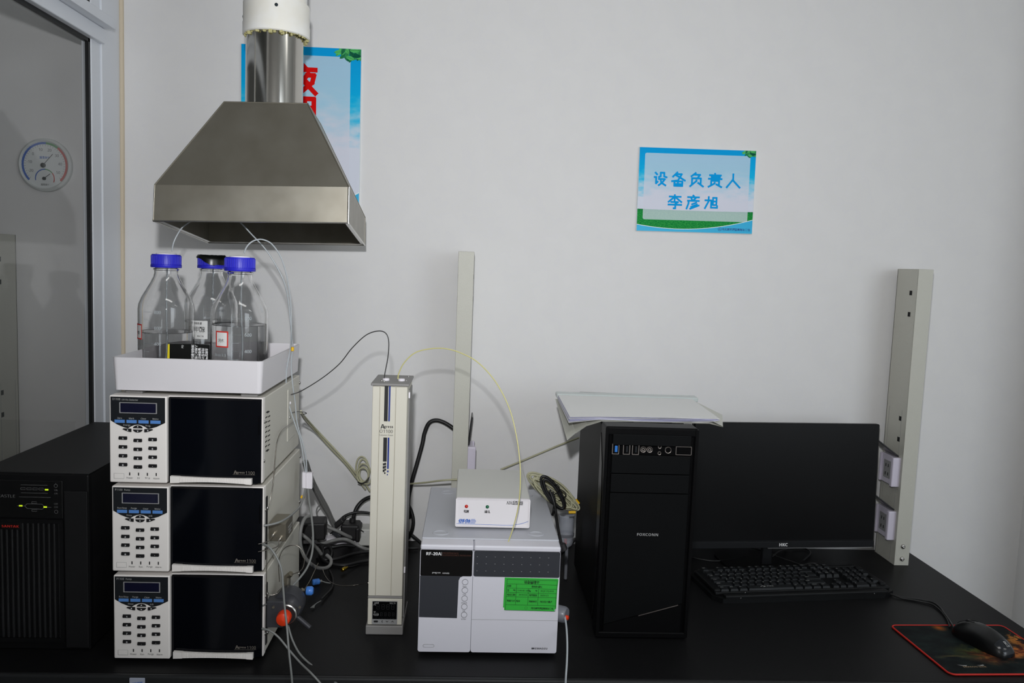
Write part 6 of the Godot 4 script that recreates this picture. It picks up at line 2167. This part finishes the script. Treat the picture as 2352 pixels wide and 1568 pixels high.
	part("strand", tubes([V(0.1641, 1.0133, 0.3260), V(0.1579, 1.0203, 0.3260), V(0.1596, 1.0215, 0.3260), V(0.1690, 1.0166, 0.3260), V(0.1843, 1.0067, 0.3260), V(0.2023, 0.9936, 0.3260), V(0.2197, 0.9799, 0.3260), V(0.2329, 0.9684, 0.3260), V(0.2392, 0.9614, 0.3260), V(0.2375, 0.9602, 0.3260), V(0.2280, 0.9651, 0.3260), V(0.2126, 0.9751, 0.3260), V(0.1945, 0.9882, 0.3260), V(0.1772, 1.0019, 0.3260), V(0.1641, 1.0133, 0.3260)], 0.0021), "cream cable", o)
	part("strand", tubes([V(0.1615, 1.0174, 0.3370), V(0.1548, 1.0256, 0.3370), V(0.1570, 1.0273, 0.3370), V(0.1677, 1.0221, 0.3370), V(0.1847, 1.0110, 0.3370), V(0.2048, 0.9962, 0.3370), V(0.2240, 0.9806, 0.3370), V(0.2383, 0.9674, 0.3370), V(0.2451, 0.9590, 0.3370), V(0.2429, 0.9574, 0.3370), V(0.2321, 0.9627, 0.3370), V(0.2149, 0.9739, 0.3370), V(0.1948, 0.9887, 0.3370), V(0.1758, 1.0042, 0.3370), V(0.1615, 1.0174, 0.3370)], 0.0021), "cream cable", o)
	part("strand", tubes([V(0.1574, 1.0164, 0.3480), V(0.1515, 1.0249, 0.3480), V(0.1541, 1.0271, 0.3480), V(0.1647, 1.0226, 0.3480), V(0.1812, 1.0122, 0.3480), V(0.2003, 0.9980, 0.3480), V(0.2183, 0.9828, 0.3480), V(0.2316, 0.9696, 0.3480), V(0.2376, 0.9610, 0.3480), V(0.2349, 0.9588, 0.3480), V(0.2243, 0.9634, 0.3480), V(0.2077, 0.9739, 0.3480), V(0.1885, 0.9881, 0.3480), V(0.1706, 1.0033, 0.3480), V(0.1574, 1.0164, 0.3480)], 0.0021), "cream cable", o)
	part("strand", tubes([V(0.1559, 1.0158, 0.3590), V(0.1489, 1.0247, 0.3590), V(0.1516, 1.0277, 0.3590), V(0.1637, 1.0242, 0.3590), V(0.1826, 1.0149, 0.3590), V(0.2047, 1.0017, 0.3590), V(0.2256, 0.9871, 0.3590), V(0.2411, 0.9740, 0.3590), V(0.2482, 0.9651, 0.3590), V(0.2454, 0.9621, 0.3590), V(0.2333, 0.9656, 0.3590), V(0.2143, 0.9750, 0.3590), V(0.1921, 0.9883, 0.3590), V(0.1713, 1.0029, 0.3590), V(0.1559, 1.0158, 0.3590)], 0.0021), "cream cable", o)
	part("strand", tubes([V(0.1644, 1.0007, 0.3150), V(0.1596, 1.0096, 0.3150), V(0.1629, 1.0131, 0.3150), V(0.1737, 1.0106, 0.3150), V(0.1899, 1.0023, 0.3150), V(0.2083, 0.9901, 0.3150), V(0.2253, 0.9763, 0.3150), V(0.2375, 0.9636, 0.3150), V(0.2424, 0.9546, 0.3150), V(0.2391, 0.9510, 0.3150), V(0.2282, 0.9536, 0.3150), V(0.2119, 0.9619, 0.3150), V(0.1934, 0.9742, 0.3150), V(0.1765, 0.9880, 0.3150), V(0.1644, 1.0007, 0.3150)], 0.0021), "cream cable", o)
	part("strand", tubes([V(0.1491, 1.0144, 0.3260), V(0.1420, 1.0255, 0.3260), V(0.1458, 1.0295, 0.3260), V(0.1598, 1.0257, 0.3260), V(0.1812, 1.0147, 0.3260), V(0.2060, 0.9988, 0.3260), V(0.2291, 0.9810, 0.3260), V(0.2460, 0.9649, 0.3260), V(0.2532, 0.9537, 0.3260), V(0.2494, 0.9497, 0.3260), V(0.2353, 0.9536, 0.3260), V(0.2137, 0.9647, 0.3260), V(0.1889, 0.9807, 0.3260), V(0.1658, 0.9984, 0.3260), V(0.1491, 1.0144, 0.3260)], 0.0021), "cream cable", o)
	part("strand", tubes([V(0.1505, 1.0164, 0.3370), V(0.1447, 1.0272, 0.3370), V(0.1488, 1.0318, 0.3370), V(0.1620, 1.0293, 0.3370), V(0.1816, 1.0200, 0.3370), V(0.2038, 1.0059, 0.3370), V(0.2243, 0.9896, 0.3370), V(0.2390, 0.9745, 0.3370), V(0.2449, 0.9635, 0.3370), V(0.2408, 0.9589, 0.3370), V(0.2275, 0.9615, 0.3370), V(0.2077, 0.9709, 0.3370), V(0.1854, 0.9851, 0.3370), V(0.1650, 1.0013, 0.3370), V(0.1505, 1.0164, 0.3370)], 0.0021), "cream cable", o)
	part("strand", tubes([V(0.1503, 1.0164, 0.3480), V(0.1437, 1.0282, 0.3480), V(0.1481, 1.0334, 0.3480), V(0.1625, 1.0311, 0.3480), V(0.1843, 1.0217, 0.3480), V(0.2090, 1.0070, 0.3480), V(0.2319, 0.9900, 0.3480), V(0.2484, 0.9739, 0.3480), V(0.2551, 0.9620, 0.3480), V(0.2508, 0.9568, 0.3480), V(0.2361, 0.9591, 0.3480), V(0.2142, 0.9686, 0.3480), V(0.1894, 0.9834, 0.3480), V(0.1666, 1.0005, 0.3480), V(0.1503, 1.0164, 0.3480)], 0.0021), "cream cable", o)
	part("strand", tubes([V(0.1547, 1.0123, 0.3590), V(0.1509, 1.0231, 0.3590), V(0.1555, 1.0289, 0.3590), V(0.1678, 1.0285, 0.3590), V(0.1851, 1.0218, 0.3590), V(0.2042, 1.0104, 0.3590), V(0.2213, 0.9963, 0.3590), V(0.2329, 0.9824, 0.3590), V(0.2368, 0.9714, 0.3590), V(0.2321, 0.9656, 0.3590), V(0.2198, 0.9661, 0.3590), V(0.2024, 0.9728, 0.3590), V(0.1832, 0.9843, 0.3590), V(0.1662, 0.9984, 0.3590), V(0.1547, 1.0123, 0.3590)], 0.0021), "cream cable", o)
	part("strand", tubes([V(0.1563, 0.9992, 0.3150), V(0.1516, 1.0112, 0.3150), V(0.1566, 1.0179, 0.3150), V(0.1703, 1.0178, 0.3150), V(0.1900, 1.0110, 0.3150), V(0.2119, 0.9989, 0.3150), V(0.2317, 0.9837, 0.3150), V(0.2453, 0.9685, 0.3150), V(0.2501, 0.9564, 0.3150), V(0.2451, 0.9497, 0.3150), V(0.2312, 0.9498, 0.3150), V(0.2114, 0.9566, 0.3150), V(0.1894, 0.9689, 0.3150), V(0.1698, 0.9841, 0.3150), V(0.1563, 0.9992, 0.3150)], 0.0021), "cream cable", o)
	part("strand", tubes([V(0.1444, 1.0120, 0.3260), V(0.1386, 1.0255, 0.3260), V(0.1441, 1.0326, 0.3260), V(0.1598, 1.0319, 0.3260), V(0.1827, 1.0234, 0.3260), V(0.2083, 1.0089, 0.3260), V(0.2315, 0.9912, 0.3260), V(0.2477, 0.9737, 0.3260), V(0.2537, 0.9600, 0.3260), V(0.2482, 0.9529, 0.3260), V(0.2323, 0.9537, 0.3260), V(0.2093, 0.9623, 0.3260), V(0.1836, 0.9769, 0.3260), V(0.1605, 0.9946, 0.3260), V(0.1444, 1.0120, 0.3260)], 0.0021), "cream cable", o)
	part("strand", tubes([V(0.1615, 1.0064, 0.3370), V(0.1596, 1.0187, 0.3370), V(0.1657, 1.0261, 0.3370), V(0.1785, 1.0272, 0.3370), V(0.1956, 1.0217, 0.3370), V(0.2135, 1.0107, 0.3370), V(0.2288, 0.9964, 0.3370), V(0.2384, 0.9816, 0.3370), V(0.2403, 0.9693, 0.3370), V(0.2343, 0.9618, 0.3370), V(0.2214, 0.9607, 0.3370), V(0.2042, 0.9663, 0.3370), V(0.1862, 0.9773, 0.3370), V(0.1710, 0.9916, 0.3370), V(0.1615, 1.0064, 0.3370)], 0.0021), "cream cable", o)
	part("strand", tubes([V(0.1574, 1.0099, 0.3480), V(0.1553, 1.0231, 0.3480), V(0.1618, 1.0310, 0.3480), V(0.1757, 1.0318, 0.3480), V(0.1942, 1.0255, 0.3480), V(0.2137, 1.0133, 0.3480), V(0.2303, 0.9975, 0.3480), V(0.2408, 0.9814, 0.3480), V(0.2429, 0.9680, 0.3480), V(0.2364, 0.9601, 0.3480), V(0.2224, 0.9593, 0.3480), V(0.2038, 0.9657, 0.3480), V(0.1842, 0.9780, 0.3480), V(0.1677, 0.9938, 0.3480), V(0.1574, 1.0099, 0.3480)], 0.0021), "cream cable", o)
	part("cable_tie", tubes([V(0.1923, 1.0251, 0.3900), V(0.1987, 1.0271, 0.4000), V(0.2028, 1.0187, 0.4000), V(0.1997, 1.0071, 0.3900), V(0.1928, 0.9954, 0.3700)], 0.0011), "black rubber", o)
	part("cable_tie", tubes([V(0.2031, 1.0158, 0.3900), V(0.2137, 1.0103, 0.3900), V(0.2187, 1.0028, 0.3900), V(0.2128, 0.9901, 0.3800), V(0.2069, 0.9801, 0.3600)], 0.0011), "black rubber", o)
	part("cable_tie", tubes([V(0.1856, 1.0288, 0.3900), V(0.1863, 1.0345, 0.3900)], 0.0011), "black rubber", o)
	part("yellow_sleeve", tubes([V(0.2301, 0.9552, 0.3600), V(0.2454, 0.9556, 0.3600)], 0.0032), "tag yellow", o)
	part("yellow_sleeve", tubes([V(0.2472, 0.9796, 0.3450), V(0.2544, 0.9708, 0.3450)], 0.0028), "tag yellow", o)
	o = thing("power_cable", "thin black cord folded in loops over the cream bundle on the white detector", "cord")
	part("cord_loop", tubes([V(0.2168, 0.9678, 0.3750), V(0.2093, 0.9677, 0.3750), V(0.1984, 0.9744, 0.3750), V(0.1863, 0.9868, 0.3750), V(0.1753, 1.0022, 0.3750), V(0.1676, 1.0177, 0.3750), V(0.1648, 1.0302, 0.3750), V(0.1673, 1.0373, 0.3750), V(0.1747, 1.0374, 0.3750), V(0.1855, 1.0308, 0.3750), V(0.1976, 1.0185, 0.3750), V(0.2087, 1.0030, 0.3750), V(0.2164, 0.9875, 0.3750), V(0.2193, 0.9749, 0.3750), V(0.2168, 0.9678, 0.3750)], 0.0031), "black rubber", o)
	part("cord_loop", tubes([V(0.2150, 0.9694, 0.3780), V(0.2092, 0.9699, 0.3780), V(0.2003, 0.9765, 0.3780), V(0.1901, 0.9879, 0.3780), V(0.1806, 1.0018, 0.3780), V(0.1738, 1.0154, 0.3780), V(0.1708, 1.0261, 0.3780), V(0.1724, 1.0317, 0.3780), V(0.1782, 1.0312, 0.3780), V(0.1870, 1.0247, 0.3780), V(0.1972, 1.0134, 0.3780), V(0.2067, 0.9995, 0.3780), V(0.2136, 0.9858, 0.3780), V(0.2166, 0.9751, 0.3780), V(0.2150, 0.9694, 0.3780)], 0.0031), "black rubber", o)
	part("cord_tail", tubes([V(0.1842, 1.0082, 0.3750), V(0.1920, 0.9906, 0.3800), V(0.1964, 0.9744, 0.3900), V(0.1979, 0.9568, 0.4100), V(0.1977, 0.9451, 0.4600), V(0.1964, 0.9421, 0.5300)], 0.003), "black rubber", o)
	part("cord_tail", tubes([V(0.1904, 1.0027, 0.3720), V(0.1966, 0.9844, 0.3750), V(0.1950, 0.9646, 0.3800), V(0.1914, 0.9580, 0.3900)], 0.003), "black rubber", o)
	s = mk()
	rod(s, V(0.1964, 0.9430, 0.5300), V(0.2021, 0.9306, 0.5300), 0.0075, 10, 0.001)
	part("plug", s, "plug black", o)
	# yellow tags and the white clip on the tubing
	s = mk()
	rod(s, V(-0.3522, 1.3105, 0.455), V(-0.3522, 1.3025, 0.455), 0.0032, 14, 0.0006)
	part("yellow_tag", s, "tag yellow", get_node("solvent_tube_001"))
	s = mk()
	T = Transform3D(Basis(Vector3.BACK, -0.35), V(-0.3315, 0.9985, 0.4365))
	rbox(s, Vector3.ZERO, V(0.0085, 0.0055, 0.006), 0.001)
	T = Transform3D()
	part("yellow_tag", s, "tag yellow", get_node("drain_tube"))
	o = thing("tube_clip", "white plastic clip holding the clear tubes together beside the stack", "clip", V(-0.3245, 1.0325, 0.4265))
	s = mk()
	prism(s, [Vector2(-0.0095, -0.016), Vector2(-0.001, -0.0172), Vector2(-0.001, 0.0152), Vector2(-0.0095, 0.0164)], -0.004, 0.004)
	prism(s, [Vector2(-0.0005, -0.0172), Vector2(0.0105, -0.0175), Vector2(0.0105, 0.0155), Vector2(-0.0005, 0.0155)], -0.005, 0.005)
	part("clip_body", s, "clip white", o)
	s = mk()
	tube(s, [V(-0.001, -0.0165, 0.0045), V(-0.001, 0.0155, 0.0045)], 0.0014, 6, 1)
	part("hinge", s, "clip white", o)
	# plugs in the tangle
	o = thing("power_adapter", "dark plug-in power adapter block left of the column oven, by the wall strip", "adapter", V(-0.2855, 0.802, 0.055))
	s = mk()
	rbox(s, Vector3.ZERO, V(0.046, 0.04, 0.05), 0.006, 2)
	rbox(s, V(0.02, -0.004, 0), V(0.012, 0.036, 0.056), 0.005, 2)
	part("block", s, "plug black", o)
	s = mk()
	rod(s, V(0.003, 0.018, -0.004), V(0.003, 0.03, -0.005), 0.0082, 14, 0.002)
	part("strain_relief", s, "plug black", o)
	s = mk()
	tube(s, [V(0.024, 0.006, 0.01), V(0.034, -0.001, 0.012)], 0.0013, 6, 1)
	part("cable_tie_end", s, "black rubber", o)
	s = mk()
	rod(s, V(0.013, -0.009, 0.026), V(0.013, -0.009, 0.0264), 0.0014, 10)
	part("screw", s, "screw", o)
	o = thing("inline_plug", "slanted black inline plug resting above the dark adapter block", "plug", V(-0.3145, 0.8235, 0.068))
	o.rotation.z = -0.85
	s = mk()
	rbox(s, Vector3.ZERO, V(0.014, 0.03, 0.014), 0.004, 2)
	rbox(s, V(0, 0.017, 0), V(0.009, 0.012, 0.009), 0.003)
	part("plug_body", s, "plug black", o)
	o = thing("cable_connector", "small dark connector with a metal eye at the end of the grey bundle", "connector", V(-0.3225, 0.8035, 0.082))
	o.rotation.z = -0.7
	s = mk()
	rbox(s, V(0.006, 0, 0), V(0.026, 0.0125, 0.01), 0.0025, 2)
	part("shell", s, "dark metal", o)
	s = mk()
	rod(s, V(0.012, -0.001, 0.004), V(0.012, -0.001, 0.0056), 0.002, 12)
	part("eye", s, "screw", o)
	s = mk()
	tube(s, [V(-0.006, -0.008, 0.003), V(-0.0055, 0.0, 0.007), V(-0.006, 0.009, 0.003)], 0.0016)
	part("cable_tie", s, "black rubber", o)
	o = thing("dark_transformer", "flat dark box behind the tubes, half hidden beside the stack's rear", "transformer", V(-0.366, 0.8265, 0.155), 0.1)
	s = mk()
	rbox(s, V(0, 0.012, 0), V(0.07, 0.042, 0.06), 0.005, 2)
	part("block", s, "plug black", o)
	s = mk()
	rbox(s, V(-0.028, -0.038, 0), V(0.014, 0.058, 0.05), 0.003)
	part("base", s, "plug black", o)
	# the white socket strip along the foot of the wall, and a white wall outlet above it
	o = thing("socket_strip", "long white socket strip lying at the foot of the wall behind the cables", "power strip", V(-0.33, B, 0.035))
	s = mk()
	rbox(s, V(0, 0.008, 0), V(0.21, 0.016, 0.034), 0.004, 2)
	part("strip_body", s, "clip white", o)
	s = mk()
	rbox(s, V(0.02, 0.0165, 0), V(0.002, 0.001, 0.03))
	part("strip_joint", s, "hole", o)
	o = thing("cable_duct", "off-white box on the bench against the wall, just left of the column oven", "cable duct", V(-0.242, B, 0.03))
	s = mk()
	rbox(s, V(0, 0.022, 0), V(0.05, 0.044, 0.05), 0.004, 2)
	part("duct_body", s, "adapter paint", o)
	s = mk()
	for k in 2:
		rbox(s, V(-0.012, 0.036 - k * 0.007, 0.0252), V(0.013, 0.0008, 0.0006))
	part("vent_line", s, "clip white", o)
	# small fittings on the bench
	o = thing("blue_connector", "small blue plastic connector lying on the black bench behind the orange knob", "connector", V(-0.3249, 0.7672, 0.31), 0.5)
	s = mk()
	rod(s, V(-0.008, 0, 0), V(0.008, 0, 0), 0.0068, 10, 0.0015)
	part("nut", s, "blue fitting", o)
	s = mk()
	rod(s, V(0.008, 0, 0), V(0.013, 0, 0), 0.003, 10)
	tube(s, [V(0.012, 0, 0), V(0.02, -0.002, 0.008), V(0.03, -0.004, 0.012)], 0.0012)
	part("stem", s, "dull tubing", o)
	o = thing("gold_connector", "small gold-coloured connector lying among the black cords", "connector", V(-0.2744, 0.7695, 0.237), 1.1)
	s = mk()
	rod(s, V(-0.008, 0, 0), V(0.006, 0, 0), 0.0048, 8, 0.001)
	rod(s, V(0.006, 0, 0), V(0.014, 0, 0), 0.0022, 8)
	part("barrel", s, "brass", o)
	s = mk()
	tube(s, [V(0.014, 0, 0), V(0.03, -0.004, 0.001), V(0.05, -0.006, 0.004)], 0.0016)
	part("lead", s, "black rubber", o)
	o = thing("frayed_lead", "grey frayed cable end lying on the black bench right of the orange knob", "cable end", V(-0.302, 0.7645, 0.425))
	s = mk()
	for k in 7:
		var a := (k - 3) * 0.16
		tube(s, [V(0.006, 0.001, -0.018), V(-0.002, 0.0015, 0.0), V(-0.006 + sin(a) * 0.007, 0.0 + 0.0008 * (k % 3), 0.012 + cos(a) * 0.004)], 0.0009, 5, 4)
	part("strands", s, "dull tubing", o)
	# clear drain bottle behind the detector
	o = thing("drain_bottle", "small clear plastic trap with a red valve hanging between the detector and the tower", "trap", V(0.2405, 0.845, 0.25))
	s = mk()
	lathe(s, [Vector2(0.0, -0.012), Vector2(0.006, -0.01), Vector2(0.0165, 0.0), Vector2(0.018, 0.006), Vector2(0.018, 0.07), Vector2(0.0165, 0.07), Vector2(0.0165, 0.008)], 32)
	part("trap_body", s, "vial", o)
	s = mk()
	lathe(s, [Vector2(0.0182, 0.02), Vector2(0.0195, 0.021), Vector2(0.0195, 0.026), Vector2(0.0182, 0.027)], 32)
	part("band", s, "translucent", o)
	s = mk()
	rod(s, V(0, 0.0, 0), V(0, 0.012, 0), 0.004, 12, 0.001)
	part("red_valve", s, "orange knob", o)
	s = mk()
	rod(s, V(0.004, -0.01, 0), V(0.004, -0.085, 0), 0.004, 10, 0.001)
	part("stalk", s, "translucent", o)
	wire("power_cable", "black rubber", 0.004, "black cord bridging from the white detector to the computer tower at the bench's back", "cord", [V(0.205, 0.79, 0.27), V(0.225, 0.8, 0.22), V(0.25, 0.815, 0.2), V(0.275, 0.83, 0.17)])
